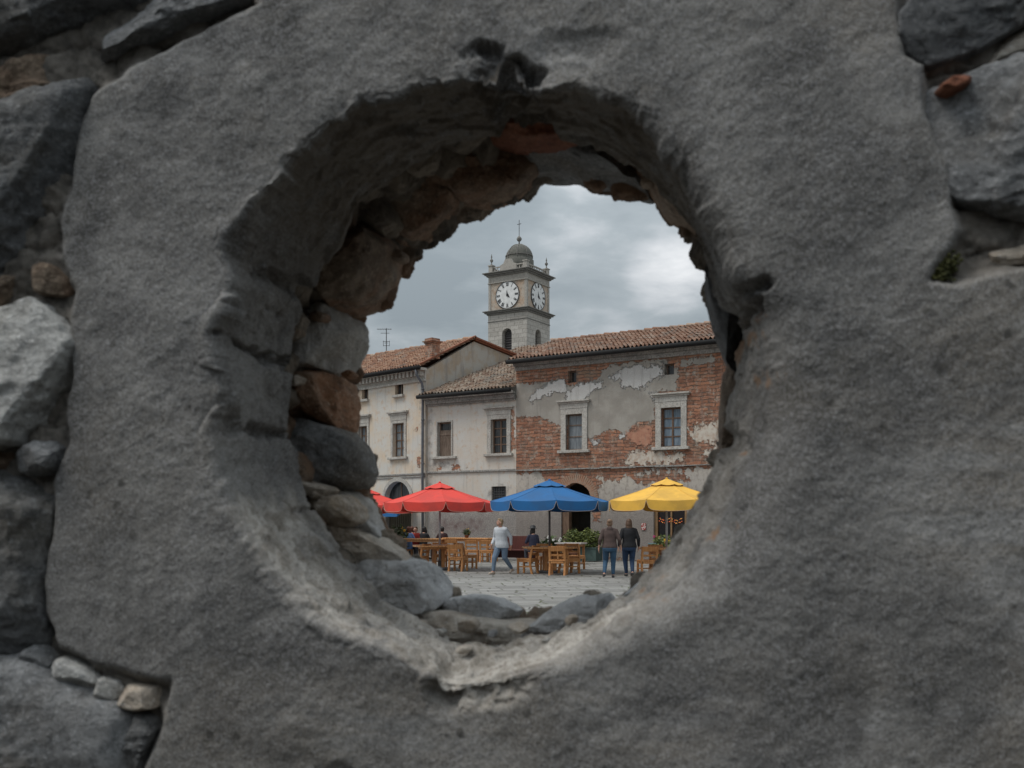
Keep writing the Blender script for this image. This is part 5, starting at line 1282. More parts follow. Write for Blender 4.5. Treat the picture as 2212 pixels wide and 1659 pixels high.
# ------------------------------------------------------------------ furniture
def make_parasol(m, polem, label):
    root = empty('parasol'); tag(root, label, 'parasol', 'parasols of the cafe terrace')
    Rr, zr, za = 1.84, 2.23, 2.84; vs, fs = [], []
    nr, na = 8, 8
    for k in range(8):
        a0, a1 = k * pi / 4, (k + 1) * pi / 4; base = len(vs)
        for i in range(nr + 1):
            t = i / nr
            for j in range(na + 1):
                q = j / na; p = (Vector((math.cos(a0), math.sin(a0))) * (1 - q) + Vector((math.cos(a1), math.sin(a1))) * q) * Rr * max(t, .02)
                z = za + (zr - za) * t - .035 * t * math.sin(pi * q) - .03 * math.sin(pi * t)
                vs.append((p.x, p.y, z))
        for i in range(nr):
            for j in range(na):
                w = base + i * (na + 1) + j; fs.append((w, w + na + 1, w + na + 2, w + 1))
    can = MB().add(vs, fs).build('canopy', m, root, True)
    vs, fs, pip = [], [], MB()
    for k in range(8):
        a0, a1 = k * pi / 4, (k + 1) * pi / 4; n = 20; b = len(vs); e = []
        for j in range(n + 1):
            q = j / n; p = (Vector((math.cos(a0), math.sin(a0))) * (1 - q) + Vector((math.cos(a1), math.sin(a1))) * q) * Rr
            s = abs(2 * q - 1); h = .03 + .26 * (1 - s ** 11) ** .8; ztop = zr - .035 * math.sin(pi * q)
            o = 1.012; mid = (p.x * 1.006, p.y * 1.006, ztop - h * .45); bot = (p.x * o * .995, p.y * o * .995, ztop - h)
            vs += [(p.x, p.y, ztop), mid, bot]; e.append(bot)
        for j in range(n):
            w = b + j * 3; fs += [(w, w + 1, w + 4, w + 3), (w + 1, w + 2, w + 5, w + 4)]
        pip.tube(e, .0045, 5)
    val = MB().add(vs, fs).build('valance', m, can, True)
    for k in range(8):
        a_ = k * pi / 4; MB().tube([(math.cos(a_) * Rr * t, math.sin(a_) * Rr * t, za + (zr - za) * t - .03 * math.sin(pi * t) + .003) for t in np.linspace(.25, 1, 8)], .006, 5).build('seam', m, can, True)
    pip.build('piping', M['piping'], val)
    vs, fs = [], []
    for k in range(8):
        a0, a1 = k * pi / 4, (k + 1) * pi / 4; b = len(vs)
        for i in range(5):
            t = max(i / 4, .02)
            for j in range(7):
                q = j / 6; p = (Vector((math.cos(a0), math.sin(a0))) * (1 - q) + Vector((math.cos(a1), math.sin(a1))) * q) * .52 * t
                vs.append((p.x, p.y, za + .055 - .19 * t - (.03 * math.sin(pi * q) * t)))
        for i in range(4):
            for j in range(6): w = b + i * 7 + j; fs.append((w, w + 7, w + 8, w + 1))
    MB().add(vs, fs).lathe([(.045, za + .04), (.045, za + .06), (.02, za + .085)], n=8).build('vent_cap', m, root, True)
    MB().tube([(0, 0, .05), (0, 0, za + .02)], .034, 10).build('pole', polem, root, True)
    MB().lathe([(.07, zr - .02), (.07, zr + .08), (.05, zr + .12)], n=10).build('hub', M['pole_dark'], root, True)
    for k in range(8):
        a = k * pi / 4; MB().tube([(.05 * math.cos(a), .05 * math.sin(a), za - .06), ((Rr - .03) * math.cos(a), (Rr - .03) * math.sin(a), zr - .03)], .013, 5).tube([(.07 * math.cos(a), .07 * math.sin(a), zr + .04), (Rr * .55 * math.cos(a), Rr * .55 * math.sin(a), zr + (za - zr) * .42 - .05)], .011, 5).build('rib', M['pole_dark'], root)
    MB().lathe([(.34, 0.005), (.34, .06), (.3, .08), (.07, .09), (.06, .3)], n=20).build('base', M['concrete'], root, True)
    return root
def place(o, u, Y, rz=0.0):
    o.location = (gx(u, Y), Y, 0); o.rotation_euler = (0, 0, rz); return o
PAR = [('red_fabric', 'pole', 950, 33.0, 'red octagonal parasol in front, over a round wooden table', R(10)), ('blue_fabric', 'pole_dark', 1187, 31.0, 'bright blue octagonal parasol in the middle of the terrace', R(4)),
       ('yellow_fabric', 'pole', 1440, 30.0, 'yellow octagonal parasol on the right, partly hidden by the wall', R(18)), ('red_fabric', 'pole', 797, 40.0, 'second red parasol farther back, mostly hidden by the stones of the hole', R(25))]
for mname, pm, u, Y, lab, rz in PAR: place(make_parasol(M[mname], M[pm], lab), u, Y, rz)

def make_table(label):
    root = empty('round_table'); tag(root, label, 'table', 'round wooden terrace tables')
    n = 48; rr = .90
    def oc(a):   # rounded-square outline
        c, s = abs(math.cos(a)), abs(math.sin(a)); return rr / ((c ** 3.2 + s ** 3.2) ** (1 / 3.2)) * .93
    ring_ = lambda z, k: [(oc(2 * pi * i / n) * k * math.cos(2 * pi * i / n), oc(2 * pi * i / n) * k * math.sin(2 * pi * i / n), z) for i in range(n)]
    vs = ring_(.765, .985) + ring_(.775, 1) + ring_(.81, 1) + ring_(.818, .985)
    fs = [tuple(range(n - 1, -1, -1)), tuple(range(3 * n, 4 * n))] + [(k * n + i, k * n + (i + 1) % n, (k + 1) * n + (i + 1) % n, (k + 1) * n + i) for k in range(3) for i in range(n)]
    MB().add(vs, fs).build('tabletop', M['teak_top'], root)
    MB().b2((-.6, -.6, .69), (.6, -.55, .764)).b2((-.6, .55, .69), (.6, .6, .764)).b2((-.6, -.549, .69), (-.55, .549, .764)).b2((.55, -.549, .69), (.6, .549, .764)).build('apron', M['teak'], root)
    for sx in (-1, 1):
        for sy in (-1, 1): MB().b2((sx * .14 - .055, sy * .14 - .055, .0), (sx * .14 + .055, sy * .14 + .055, .764), .01).build('leg', M['teak'], root)
    return root
tb = make_table('round wooden table under the red parasol'); place(tb, 947, 33.0, R(12))
t2 = copy_tree(tb); t2['label'] = 'round wooden table under the blue parasol'; place(t2, 1187, 31.0, R(8))
t3 = copy_tree(tb); t3['label'] = 'round wooden table under the yellow parasol, at the edge of the hole'; place(t3, 1442, 30.0, R(5))

def make_chair():
    root = empty('wooden_chair'); tag(root, 'chair', 'chair', 'wooden chairs around the terrace tables')
    w, d = .25, .24
    MB().b2((-w, -d, .42), (w, d, .455), .008).b2((-w + .02, -d - .004, .455), (-.01, d - .02, .468)).b2((.01, -d - .004, .455), (w - .02, d - .02, .468)).build('seat', M['teak'], root)
    MB().b2((-w + .03, -d + .01, .36), (w - .03, -d + .035, .418)).b2((-w + .03, d - .035, .36), (w - .03, d - .01, .418)).b2((-w + .01, -d + .036, .36), (-w + .035, d - .036, .418)).b2((w - .035, -d + .036, .36), (w - .01, d - .036, .418)).build('seat_frame', M['teak'], root)
    for s in (-1, 1):
        MB().b2((s * (w - .03) - .03, -d, 0), (s * (w - .03) + .03, -d + .06, .42), .006).build('leg', M['teak'], root)
        x = s * (w - .025); q = .03
        P = [(d - .02 + .04, 0), (d - .04, .25), (d - .04, .46), (d + .0, .68), (d + .055, .87)]
        mb = MB(); vs = []
        for (y, z) in P: vs += [(x - q, y - q, z), (x + q, y - q, z), (x + q, y + q, z), (x - q, y + q, z)]
        fs = [(3, 2, 1, 0), tuple(4 * (len(P) - 1) + i for i in range(4))] + [(4 * k + i, 4 * k + (i + 1) % 4, 4 * k + 4 + (i + 1) % 4, 4 * k + 4 + i) for k in range(len(P) - 1) for i in range(4)]
        mb.add(vs, fs).build('leg', M['teak'], root)
    MB().box((0, d + .036, .79), (2 * w - .1, .026, .15), rx=R(-14), bev=.006).box((0, d - .012, .60), (2 * w - .1, .022, .06), rx=R(-10), bev=.005).build('backrest', M['teak'], root)
    MB().b2((-w + .05, -.012, .20), (w - .05, .012, .235)).b2((-w + .018, -d + .06, .2), (-w + .042, d - .07, .235)).b2((w - .042, -d + .06, .2), (w - .018, d - .07, .235)).build('stretcher', M['teak'], root)
    return root
# chair local front is -Y; rz turns it.  (u, Y, rz, label)
CH = [(1139, 30.6, R(245), 'wooden chair at the left of the blue parasol table, turned towards it'), (1206, 29.75, R(168), 'wooden chair nearest the viewer at the blue parasol table, back to the viewer'),
      (1230, 30.7, R(120), 'wooden chair at the right of the blue parasol table'), (1243, 33.2, R(150), 'wooden chair tucked under the far grey table behind the blue parasol table'),
      (905, 32.6, R(245), 'wooden chair at the left of the red parasol table, half hidden by rock'), (990, 32.1, R(160), 'wooden chair nearest the viewer at the red parasol table, back to the viewer'),
      (1012, 33.8, R(110), 'wooden chair at the right of the red parasol table'), (1398, 29.4, R(190), 'wooden chair at the yellow parasol table, back to the viewer'),
      (1425, 31.2, R(20), 'wooden chair on the far side of the yellow parasol table'), (1180, 32.4, R(10), 'wooden chair on the far side of the blue parasol table'), (950, 34.3, R(5), 'wooden chair on the far side of the red parasol table')]
c0 = make_chair()
for i, (u, Y, rz, lab) in enumerate(CH):
    o = c0 if i == 0 else copy_tree(c0)
    o['label'] = lab; place(o, u, Y, rz)

def long_table(u0, u1, Y0, Y1, h, label, m, w=.75):
    a, b = Vector((gx(u0, Y0), Y0, 0)), Vector((gx(u1, Y1), Y1, 0)); L = (b - a).length
    root = empty('long_table', (a + b) / 2, math.atan2(b.y - a.y, b.x - a.x)); tag(root, label, 'table', 'long tables along the house fronts')
    MB().b2((-L / 2, -w / 2, h - .05), (L / 2, w / 2, h), .008).build('tabletop', m, root)
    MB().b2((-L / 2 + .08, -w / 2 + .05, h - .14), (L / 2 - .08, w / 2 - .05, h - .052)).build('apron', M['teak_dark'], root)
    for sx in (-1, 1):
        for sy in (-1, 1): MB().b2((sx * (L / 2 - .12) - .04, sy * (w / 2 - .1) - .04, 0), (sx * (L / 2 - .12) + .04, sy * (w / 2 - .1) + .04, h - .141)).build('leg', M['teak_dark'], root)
    return root
long_table(862, 962, 41.0, 40.6, .9, 'long wooden table at far left with people seated behind it', M['teak_top'])
long_table(968, 1068, 41.2, 39.6, .93, 'long wooden table against the stained white wall, behind the walking woman', M['teak_top'])
long_table(1205, 1262, 37.6, 37.2, .80, 'narrow table with a grey top behind the blue parasol table', M['grey_top'])
CB = [(975, 40.2, R(180), 'dim wooden chair at the long table by the stained wall'), (1020, 39.5, R(175), 'dim wooden chair nearer the walking woman at the long table'), (1052, 39.0, R(170), 'dim wooden chair at the right end of the long table')]
for u, Y, rz, lab in CB:
    o = copy_tree(c0); o['label'] = lab; place(o, u, Y, rz)
# maroon bench by the wall
bn = empty('bench', (gx(1108, 40.8), 40.8, 0), A0); tag(bn, 'dark maroon high backed bench against the white wall', 'bench')
MB().b2((-1.0, .2, .1), (1.0, .27, 1.0), .01).build('backrest', M['maroon'], bn); MB().b2((-1.0, -.3, .4), (1.0, .199, .46), .01).build('seat', M['maroon'], bn)
for s in (-1, 1): MB().b2((s * .92 - .04, -.28, 0), (s * .92 + .04, .19, .399)).build('leg', M['maroon'], bn)


# ------------------------------------------------------------------ plants
def leaves(name, parent, m, c, rad, n, size, seed=0, up=0.3):
    rg = np.random.default_rng(seed); d = rg.normal(size=(n, 3)); d /= np.linalg.norm(d, axis=1, keepdims=True)
    r = rg.random(n) ** .45; lump = 1 + .35 * fbm(d * 2.2 + seed, 3, .5, seed)
    P = d * r[:, None] * lump[:, None] * np.array(rad) + np.array(c)
    P = P[P[:, 2] > c[2] - rad[2] * .75]; n = len(P)
    a = rg.normal(size=(n, 3)); a[:, 2] *= .5; a /= np.linalg.norm(a, axis=1, keepdims=True); b = np.cross(a, rg.normal(size=(n, 3)) + np.array([0, 0, 1.2])); b /= np.linalg.norm(b, axis=1, keepdims=True)
    s = size * (0.6 + .8 * rg.random(n))[:, None]
    V = np.stack([P - a * s, P + b * s * .45, P + a * s, P - b * s * .45], 1).reshape(-1, 3)
    return np_mesh(name, V, np.arange(4 * n).reshape(-1, 4), m, parent, False, None, {'tint': rg.random(n)})
def petals(name, parent, m, c, rad, n, size, seed=0):
    rg = np.random.default_rng(seed); mb = MB()
    for i in range(n):
        d = rg.normal(size=3); d /= np.linalg.norm(d); p = np.array(c) + d * np.array(rad) * (.7 + .4 * rg.random()); p[2] = max(p[2], c[2] - rad[2] * .3)
        for k in range(5): mb.ell((p[0] + size * .6 * math.cos(k * 1.257), p[1] - .01, p[2] + size * .6 * math.sin(k * 1.257)), (size * .5, size * .35, size * .5), n=6, m=4)
    mb.build(name, m, parent)
pb = empty('planter', (gx(1277, 39.6), 39.6, 0), A0); tag(pb, 'dark green rectangular planter box beside the dark doorway', 'planter')
mb = MB(); mb.b2((-.36, -.28, .03), (.36, .28, .08)); mb.b2((-.36, -.28, .08), (.36, -.24, .56), .01); mb.b2((-.36, .24, .08), (.36, .28, .56), .01); mb.b2((-.36, -.239, .08), (-.32, .239, .559)); mb.b2((.32, -.239, .08), (.36, .239, .559)); mb.build('box', M['planter'], pb)
MB().b2((-.38, -.3, .52), (.38, -.281, .57)).b2((-.38, .281, .52), (.38, .3, .57)).build('rim', M['planter'], pb)
MB().b2((-.319, -.239, .4), (.319, .239, .5)).build('soil', M['core'], pb)
sh = empty('shrub', (gx(1272, 39.6), 39.6, .5)); tag(sh, 'bushy light green shrub growing out of the green planter', 'plant')
leaves('foliage', sh, M['leaf'], (0, 0, .36), (.62, .38, .42), 2600, .05, 3); mb = MB()
for i in range(9): mb.tube([(random.uniform(-.2, .2), random.uniform(-.1, .1), -.02), (random.uniform(-.45, .45), random.uniform(-.2, .2), .5)], [.014, .006], 5)
mb.build('stem', M['wood_brown'], sh)
s2 = empty('shrub', (gx(1238, 39.8), 39.8, 0)); tag(s2, 'darker leafy shrub in a clay pot, in front of the dark doorway', 'plant')
MB().lathe([(.2, .0), (.26, .3), (.28, .31), (.28, .36), (.24, .36)], n=14).build('pot', M['terra'], s2, True)
leaves('foliage', s2, M['leaf'], (0, 0, .86), (.42, .34, .46), 1500, .05, 5)
MB().tube([(0, 0, .3), (.03, 0, .9)], [.03, .012], 6).build('stem', M['wood_brown'], s2)
def flowerpot(u, Y, z, r, hgt, lm, pm, lab, seed, name='flower_pot'):
    o = empty(name, (gx(u, Y), Y, z)); tag(o, lab, 'flower pot')
    MB().lathe([(r * .6, 0.0), (r * .85, r * .9), (r * .92, r * .92), (r * .92, r * 1.05), (r * .8, r * 1.05)], n=14).build('pot', M['terra'], o, True)
    leaves('foliage', o, lm, (0, 0, r * 1.3 + hgt * .3), (r * 1.5, r * 1.3, hgt * .6), 420, r * .3, seed)
    petals('flowers', o, M[pm], (0, 0, r * 1.3 + hgt * .35), (r * 1.4, r * 1.2, hgt * .6), 10, r * .16, seed + 1)
    return o
flowerpot(1192, 39.5, .0, .32, .7, M['leaf_dark'], 'petal_white', 'pot of white flowers against the wall behind the blue parasol pole', 21)
flowerpot(1432, 37.0, .0, .30, .8, M['leaf'], 'petal_pink', 'pot of magenta flowers beside the glazed door on the right', 22)
flowerpot(1446, 36.4, .0, .28, .66, M['leaf'], 'petal_yellow', 'pot of yellow flowers beside the yellow parasol pole', 23)
flowerpot(1008, 40.3, .93, .11, .26, M['leaf_dark'], 'petal_yellow', 'small pot of yellow flowers standing on the long table', 24)
flowerpot(858, 41.4, .0, .34, 1.1, M['leaf_dark'], 'petal_yellow', 'tall pot of yellow flowers by the left arched door', 25)
tl = empty('storage_box', (gx(1413, 37.6), 37.6, 0), A0); tag(tl, 'small dull teal bin standing by the glazed door', 'bin')
MB().b2((-.16, -.16, 0), (.16, .16, .72), .02).build('bin_body', mat('teal_plastic', color=(.08, .14, .15), rough=.6), tl); MB().b2((-.18, -.18, .721), (.18, .18, .78), .02).build('lid', mat('teal_lid', color=(.1, .17, .18), rough=.6), tl)
# red and white plaque on the wall
px_, pz_ = FB.px(*c6(822, 748)); wp = FB.O + FB.d * px_ - FB.n * .03
pq = empty('wall_sign', (wp[0], wp[1], pz_), A0); tag(pq, 'small red and white painted metal sign on the wall left of the glazed door', 'sign')
MB().b2((-.10, -.01, -.14), (.10, .02, .14), .02).build('plate', mat('red_plate', lambda g, co: {'Base Color': g.mix(g.step(g.noise(co, 14, 3), .48, .54), (.3, .04, .03), (.55, .45, .42))}, rough=.6), pq)
# string of small lamps inside the glazed door
M['lamp'] = mat('small_lamp', color=(.4, .07, .02), rough=.4)
bs = M['lamp'].node_tree.nodes['Principled BSDF']; bs.inputs['Emission Color'].default_value = (1.0, .2, .05, 1); bs.inputs['Emission Strength'].default_value = 0.4
M['lamp_amber'] = mat('amber_lamp', color=(.4, .16, .03), rough=.4)
bs = M['lamp_amber'].node_tree.nodes['Principled BSDF']; bs.inputs['Emission Color'].default_value = (1.0, .45, .1, 1); bs.inputs['Emission Strength'].default_value = 0.5
a, b = dB_['x0'], dB_['x1']
lp = empty('string_lights', (FB.O[0] + FB.d[0] * (a + b) / 2 + FB.n[0] * .1, FB.O[1] + FB.d[1] * (a + b) / 2 + FB.n[1] * .1, FB.px(*c6(1160, 650))[1]), A0); tag(lp, 'garland of red and orange lamps hanging across the glazed door', 'string lights')
hw2 = (b - a) / 2 - .2
for row_, n_ in ((0.05, 17), (-.06, 15)):
    wr, pts = MB(), []
    for i in range(n_ * 2 + 1):
        t = i / (n_ * 2); x = -hw2 + 2 * hw2 * t; z = row_ - .09 * math.sin(pi * t * 2) ** 2; pts.append((x, 0, z))
        if i % 2 and random.random() < .85:
            q = (x + random.uniform(-.02, .02), random.uniform(-.03, .0), z - random.uniform(.01, .05)); MB().ell(q, (random.uniform(.013, .022),) * 3, n=8, m=6).build('bulb', random.choice((M['lamp'], M['lamp'], M['lamp_amber'])), lp, True)
    wr.tube(pts, .005, 5).build('cable', M['iron'], lp)


# ------------------------------------------------------------------ people
SKIN = mat('skin', lambda g, co: {'Base Color': g.mix(g.step(g.noise(co, 9, 3), .35, .65), (.42, .22, .15), (.5, .28, .2))}, rough=.55)
def cloth(name, c, v=.75):
    return mat(name, lambda g, co: {'Base Color': g.mix(g.step(g.noise(co, 7, 5, .6), .35, .65), tuple(x * v for x in c), c), 'Normal': g.bump(g.noise(g.vscale(co, (14, 14, 5)), 1, 3), .5, .02)}, rough=.85)
PEND = []
def remeshed(mb, name, m, parent, vox, smooth=4):
    o = mb.build(name, m, parent, True)
    r = o.modifiers.new('r', 'REMESH'); r.mode = 'VOXEL'; r.voxel_size = vox; r.use_smooth_shade = True
    s = o.modifiers.new('s', 'SMOOTH'); s.factor = .5; s.iterations = smooth
    PEND.append(o); return o

def hand(mb, w, d, side, fwd):
    """palm at wrist w pointing along d, thumb on the fwd side"""
    w, d, f = Vector(w), Vector(d).normalized(), Vector(fwd); f = (f - d * f.dot(d)).normalized(); n = d.cross(f)
    mb.cap(w, w + d * .03, .024, .028, 8); mb.cap(w + d * .03 + f * .02, w + d * .085 + f * .022, .016, .017, 8); mb.cap(w + d * .03 - f * .018, w + d * .085 - f * .02, .016, .015, 8)
    for i, (o, L) in enumerate(((.03, .062), (.011, .074), (-.009, .07), (-.028, .055))):
        b = w + d * .085 + f * o; k = b + (d + n * .18 * side).normalized() * L * .55; mb.cap(b, k, .0095, .009, 6); mb.cap(k, k + (d + n * .6 * side).normalized() * L * .5, .009, .0075, 6)
    t = w + d * .03 + f * .03; k = t + (d * .6 + f * .8).normalized() * .035; mb.cap(t, k, .012, .011, 6); mb.cap(k, k + (d * .9 + f * .35).normalized() * .03, .011, .008, 6)

def person(label, loc, rz, legs, arms, top, bottom, shoes, hair, hairstyle, lean=0.0, bulk=1.0, seated=False, head=(0, 0), group=None, vox=.008, sleeve=1.0, hat=None, hemz=.84, h=1.0, hood=False):
    """front is local -Y.  legs/arms: (hip|shoulder chain) lists of joints for left(+x) and right(-x)"""
    root = empty('person', loc, rz); tag(root, label, 'person', group); root.scale = (h, h, h)
    hz = legs[2] if len(legs) > 2 else .90          # hip height
    B, S, T, SH = MB(), MB(), MB(), MB()
    dz = hz - .90
    def sp(z): return (0, -lean * (z - .9), z + dz)
    tor = [(.80, .165, .125), (.90, .182, .135), (1.02, .155, .115), (1.14, .150, .112), (1.26, .158, .115), (1.36, .142, .10), (1.41, .095, .078), (1.44, .06, .06)]
    B.loft([(sp(z), rx * bulk, ry * bulk) for z, rx, ry in tor])
    S.loft([(sp(z), rx * bulk + .022, ry * bulk + .024) for z, rx, ry in [(hemz, .178, .132)] + [t for t in tor if t[0] > hemz + .03][:-1]] + [(sp(1.425), .075, .072)])
    T.loft([(sp(z), rx * bulk + .012, ry * bulk + .014) for z, rx, ry in ((.76, .15, .12), (.84, .186, .142), (.92, .182, .136), (1.0, .15, .11))])
    nb = Vector(sp(1.42)); hc = Vector(sp(1.57)) + Vector((math.sin(head[0]) * .02, -.02 - .04 * math.sin(head[1]), -.02 * math.sin(head[1])))
    B.cap(nb, nb + (hc - nb) * .6, .055, .05)
    HM = Matrix.Translation(hc) @ Euler((-head[1], 0, head[0])).to_matrix().to_4x4()
    def H(x, y, z): return HM @ Vector((x, y, z))
    hrot = (-head[1], 0, head[0])
    B.ell(H(0, .012, .02), (.073, .09, .098), hrot); B.ell(H(0, -.022, -.045), (.055, .062, .068), hrot); B.cap(H(0, -.084, .0), H(0, -.1, -.022), .010, .014, 6)
    for s in (-1, 1): B.ell(H(s * .077, .01, -.01), (.012, .02, .032), hrot, 8, 6); B.ell(H(s * .03, -.075, .012), (.02, .012, .012), hrot, 8, 6)
    for s, (kn, an, ft) in ((1, legs[0]), (-1, legs[1])):
        hip = Vector(sp(.88)) + Vector((s * .092 * bulk, 0, 0)); kn, an, ft = Vector(kn), Vector(an), Vector(ft)
        B.cap(hip, kn, .082 * bulk, .054 * bulk); B.cap(kn, an, .052 * bulk, .034); B.cap(kn + (an - kn) * .12, kn + (an - kn) * .5, .055 * bulk, .048 * bulk)
        B.cap(an, an + (ft - an) * .3, .035, .032); B.cap(an + Vector((0, .02, -.03)), ft, .034, .024)
        T.cap(hip, kn, .100 * bulk, .070 * bulk); T.cap(kn, an + (kn - an) * .1, .068 * bulk, .052)
        d = (ft - an); d.z = 0; d = d.normalized() if d.length > 1e-3 else Vector((0, -1, 0))
        sl = Vector((an.x, an.y, an.z - .045)); SH.cap(sl - d * .045, sl + d * .04, .04, .044, 10); SH.cap(sl + d * .04, Vector((ft.x, ft.y, ft.z)), .043, .034, 10)
    for s, (el, wr_, hd) in ((1, arms[0]), (-1, arms[1])):
        shd = Vector(sp(1.355)) + Vector((s * (.152 * bulk + .005), 0, 0)); el, wr_ = Vector(el), Vector(wr_)
        B.cap(shd, el, .05 * bulk, .04); B.cap(el, wr_, .04, .026); hand(B, wr_, hd, s, (0, -1, 0.01))
        S.cap(Vector(sp(1.36)) + Vector((s * .1, 0, .0)), shd, .075 * bulk, .062 * bulk); S.cap(shd, el, .064 * bulk, .058)
        e = el + (wr_ - el) * sleeve; S.cap(el, e, .056, .044)
    if hood: S.ell(Vector(sp(1.40)) + Vector((0, .09, .0)), (.1, .05, .09))
    body = remeshed(B, 'body', SKIN, root, vox)
    remeshed(S, 'top', top, root, max(vox, .010), 6); remeshed(T, 'trousers', bottom, root, max(vox, .010), 5); remeshed(SH, 'shoes', shoes, root, max(vox * .8, .008), 3)
    E = MB()
    for s in (-1, 1): E.ell(H(s * .03, -.084, .014), (.011, .006, .008), hrot, 8, 6)
    E.build('eyes', M['ink'], root); MB().ell(H(0, -.083, -.058), (.022, .007, .006), hrot, 8, 6).build('mouth', mat('lip', color=(.3, .1, .08)), root)
    HR = MB()
    HR.ell(H(0, .028, .045), (.083, .092, .088), hrot)
    if hairstyle == 'short': HR.ell(H(0, .055, .0), (.08, .065, .085), hrot); HR.ell(H(.015, -.05, .085), (.06, .04, .032), hrot)
    elif hairstyle == 'bun': HR.ell(H(0, .06, -.01), (.082, .065, .09), hrot); HR.ell(H(.01, .1, .06), (.052, .05, .052), hrot); HR.ell(H(0, .06, -.09), (.06, .045, .05), hrot)
    else:
        HR.ell(H(0, .055, -.03), (.09, .07, .11), hrot); HR.ell(H(0, .065, -.13), (.088, .05, .085), hrot)
        for s in (-1, 1): HR.ell(H(s * .07, .015, -.06), (.028, .05, .11), hrot)
    remeshed(HR, 'hair', hair, root, max(vox, .009), 2)
    if hat:
        MB().lathe([(.15, .0), (.16, .012), (.1, .02), (.095, .09), (.06, .12), (.01, .125)], H(0, .02, .075), 18).build('hat', hat, root, True)
    return root

BLK = cloth('black_cloth', (.012, .012, .015)); NAVY = cloth('navy_cloth', (.018, .02, .045)); WHT = cloth('pale_grey_knit', (.5, .52, .55), .85); BRN = cloth('brown_cloth', (.085, .055, .048))
JEAN = cloth('blue_jeans', (.035, .085, .15)); JEANL = cloth('light_blue_jeans', (.13, .18, .25), .8); JEAND = cloth('dark_blue_jeans', (.02, .045, .1)); LBL = cloth('light_blue_shirt', (.14, .24, .46)); REDC = cloth('red_cloth', (.35, .03, .02))
BEIGE = mat('beige_shoes', color=(.42, .34, .27), rough=.7); DKS = mat('dark_shoes', color=(.03, .03, .032), rough=.6); DENIM_S = cloth('grey_denim_trousers', (.05, .055, .07))
BLOND = mat('blond_grey_hair', color=(.34, .24, .14), rough=.7); HBR = mat('brown_hair', color=(.1, .055, .032), rough=.6); HLB = mat('light_brown_hair', color=(.17, .1, .06), rough=.6); HBK = mat('black_hair', color=(.014, .011, .01), rough=.6); HRD = mat('reddish_hair', color=(.1, .03, .015), rough=.6)

# walking woman, moving to the left and towards the viewer
person('woman with short blond hair in a pale grey cardigan and light jeans, walking left', (gx(1084, 30.3), 30.3, 0), R(-40),
       [((.095, .02, .50), (.10, .36, .15), (.11, .26, .045)), ((-.09, -.24, .49), (-.085, -.30, .085), (-.085, -.47, .03))],
       [((.27, .10, 1.12), (.25, .14, .87), (.0, -.12, -1)), ((-.27, -.02, 1.10), (-.235, -.20, .90), (-.02, -.45, -.9))], WHT, JEANL, BEIGE, BLOND, 'short', lean=.10, bulk=1.2, head=(R(-20), R(18)), sleeve=.86, hemz=.80, h=1.0)
# couple walking away
person('woman in a brown hooded top and blue jeans, hair tied up, walking away', (gx(1317, 28.3), 28.3, 0), R(176),
       [((.115, -.13, .49), (.16, .14, .13), (.17, -.04, .05)), ((-.105, -.08, .48), (-.10, -.10, .085), (-.12, -.29, .03))],
       [((.275, .06, 1.10), (.31, -.02, .86), (.05, -.1, -1)), ((-.275, .05, 1.10), (-.33, -.05, .86), (.0, -.15, -1))], BRN, JEAN, DKS, HLB, 'bun', lean=.04, bulk=1.12, sleeve=.5, hood=True, hemz=.86, h=.985)
person('long haired woman in black top and dark jeans, walking away', (gx(1359, 28.9), 28.9, 0), R(186),
       [((.085, -.14, .48), (.045, -.16, .085), (.04, -.35, .03)), ((-.10, -.06, .48), (-.055, .20, .14), (-.06, .04, .05))],
       [((.28, .04, 1.10), (.30, -.05, .87), (.05, -.1, -1)), ((-.27, .04, 1.10), (-.30, -.06, .87), (.0, -.15, -1))], BLK, JEAND, DKS, HBR, 'long', lean=.04, bulk=1.14, sleeve=.8, hemz=.84, h=.99)

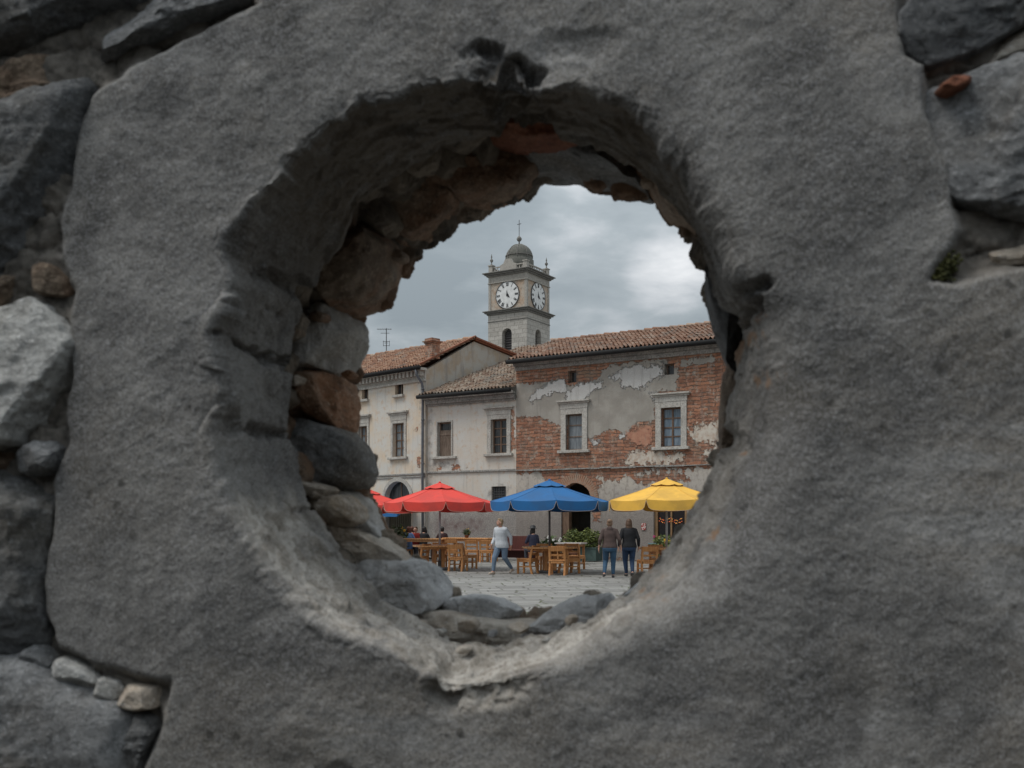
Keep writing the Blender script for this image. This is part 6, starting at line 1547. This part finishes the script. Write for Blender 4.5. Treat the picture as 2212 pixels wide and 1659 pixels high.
def seated(label, u, Y, rz, top, hair, style, hat=None, h=1.06, z=0.0):
    return person(label, (gx(u, Y), Y, z), rz, [((.11, -.42, .50), (.11, -.40, .09), (.11, -.58, .035)), ((-.11, -.42, .50), (-.11, -.40, .09), (-.11, -.58, .035)), .52],
                  [((.24, -.12, .76), (.10, -.34, .80), (-.4, -1, 0)), ((-.24, -.12, .76), (-.10, -.34, .80), (.4, -1, 0))], top, DENIM_S, DKS, hair, style, lean=.12, seated=True, head=(0, R(14)), vox=.013, hat=hat, hemz=.80, h=h)
SEAT = [('person in a black hat and navy top, sitting behind the blue parasol table', 1153, 37.5, R(205), NAVY, HBK, 'long', M['ink']),
        ('person in a light blue shirt, sitting at the far left table', 881, 41.5, R(160), LBL, HRD, 'long', None), ('person with reddish hair in black, sitting by the left arched door', 889, 42.7, R(170), BLK, HRD, 'long', None),
        ('person in a red top, sitting between the blue shirt and the black coat', 899, 42.0, R(-10), REDC, HBR, 'short', None), ('person in a black coat, sitting at the far left table by the downpipe', 914, 41.7, R(145), BLK, HBK, 'long', None),
        ('person in dark clothes, sitting behind the red parasol pole', 957, 41.6, R(-150), cloth('dark_maroon_cloth', (.05, .02, .02)), HBK, 'short', None)]
def stool(u, Y, lab):
    o = empty('stool', (gx(u, Y), Y, 0)); tag(o, lab, 'stool', 'stools under the seated guests')
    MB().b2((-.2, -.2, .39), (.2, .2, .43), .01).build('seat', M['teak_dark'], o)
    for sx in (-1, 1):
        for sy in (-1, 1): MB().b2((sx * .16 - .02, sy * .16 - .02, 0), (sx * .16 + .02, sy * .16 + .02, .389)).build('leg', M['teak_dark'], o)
for s in SEAT:
    seated(*s); stool(s[1], s[2] + .02, 'wooden stool under the ' + s[0].split(',')[0])

# bake the remeshed bodies and clothes into plain meshes
dg = bpy.context.evaluated_depsgraph_get(); dg.update()
new = [(o, bpy.data.meshes.new_from_object(o.evaluated_get(dg), preserve_all_data_layers=False, depsgraph=dg)) for o in PEND]
for o, me in new:
    o.modifiers.clear(); old = o.data; mats = [m for m in old.materials]; o.data = me
    if not me.materials:
        for m in mats: me.materials.append(m)
    me.polygons.foreach_set('use_smooth', np.ones(len(me.polygons), bool))
    bpy.data.meshes.remove(old)
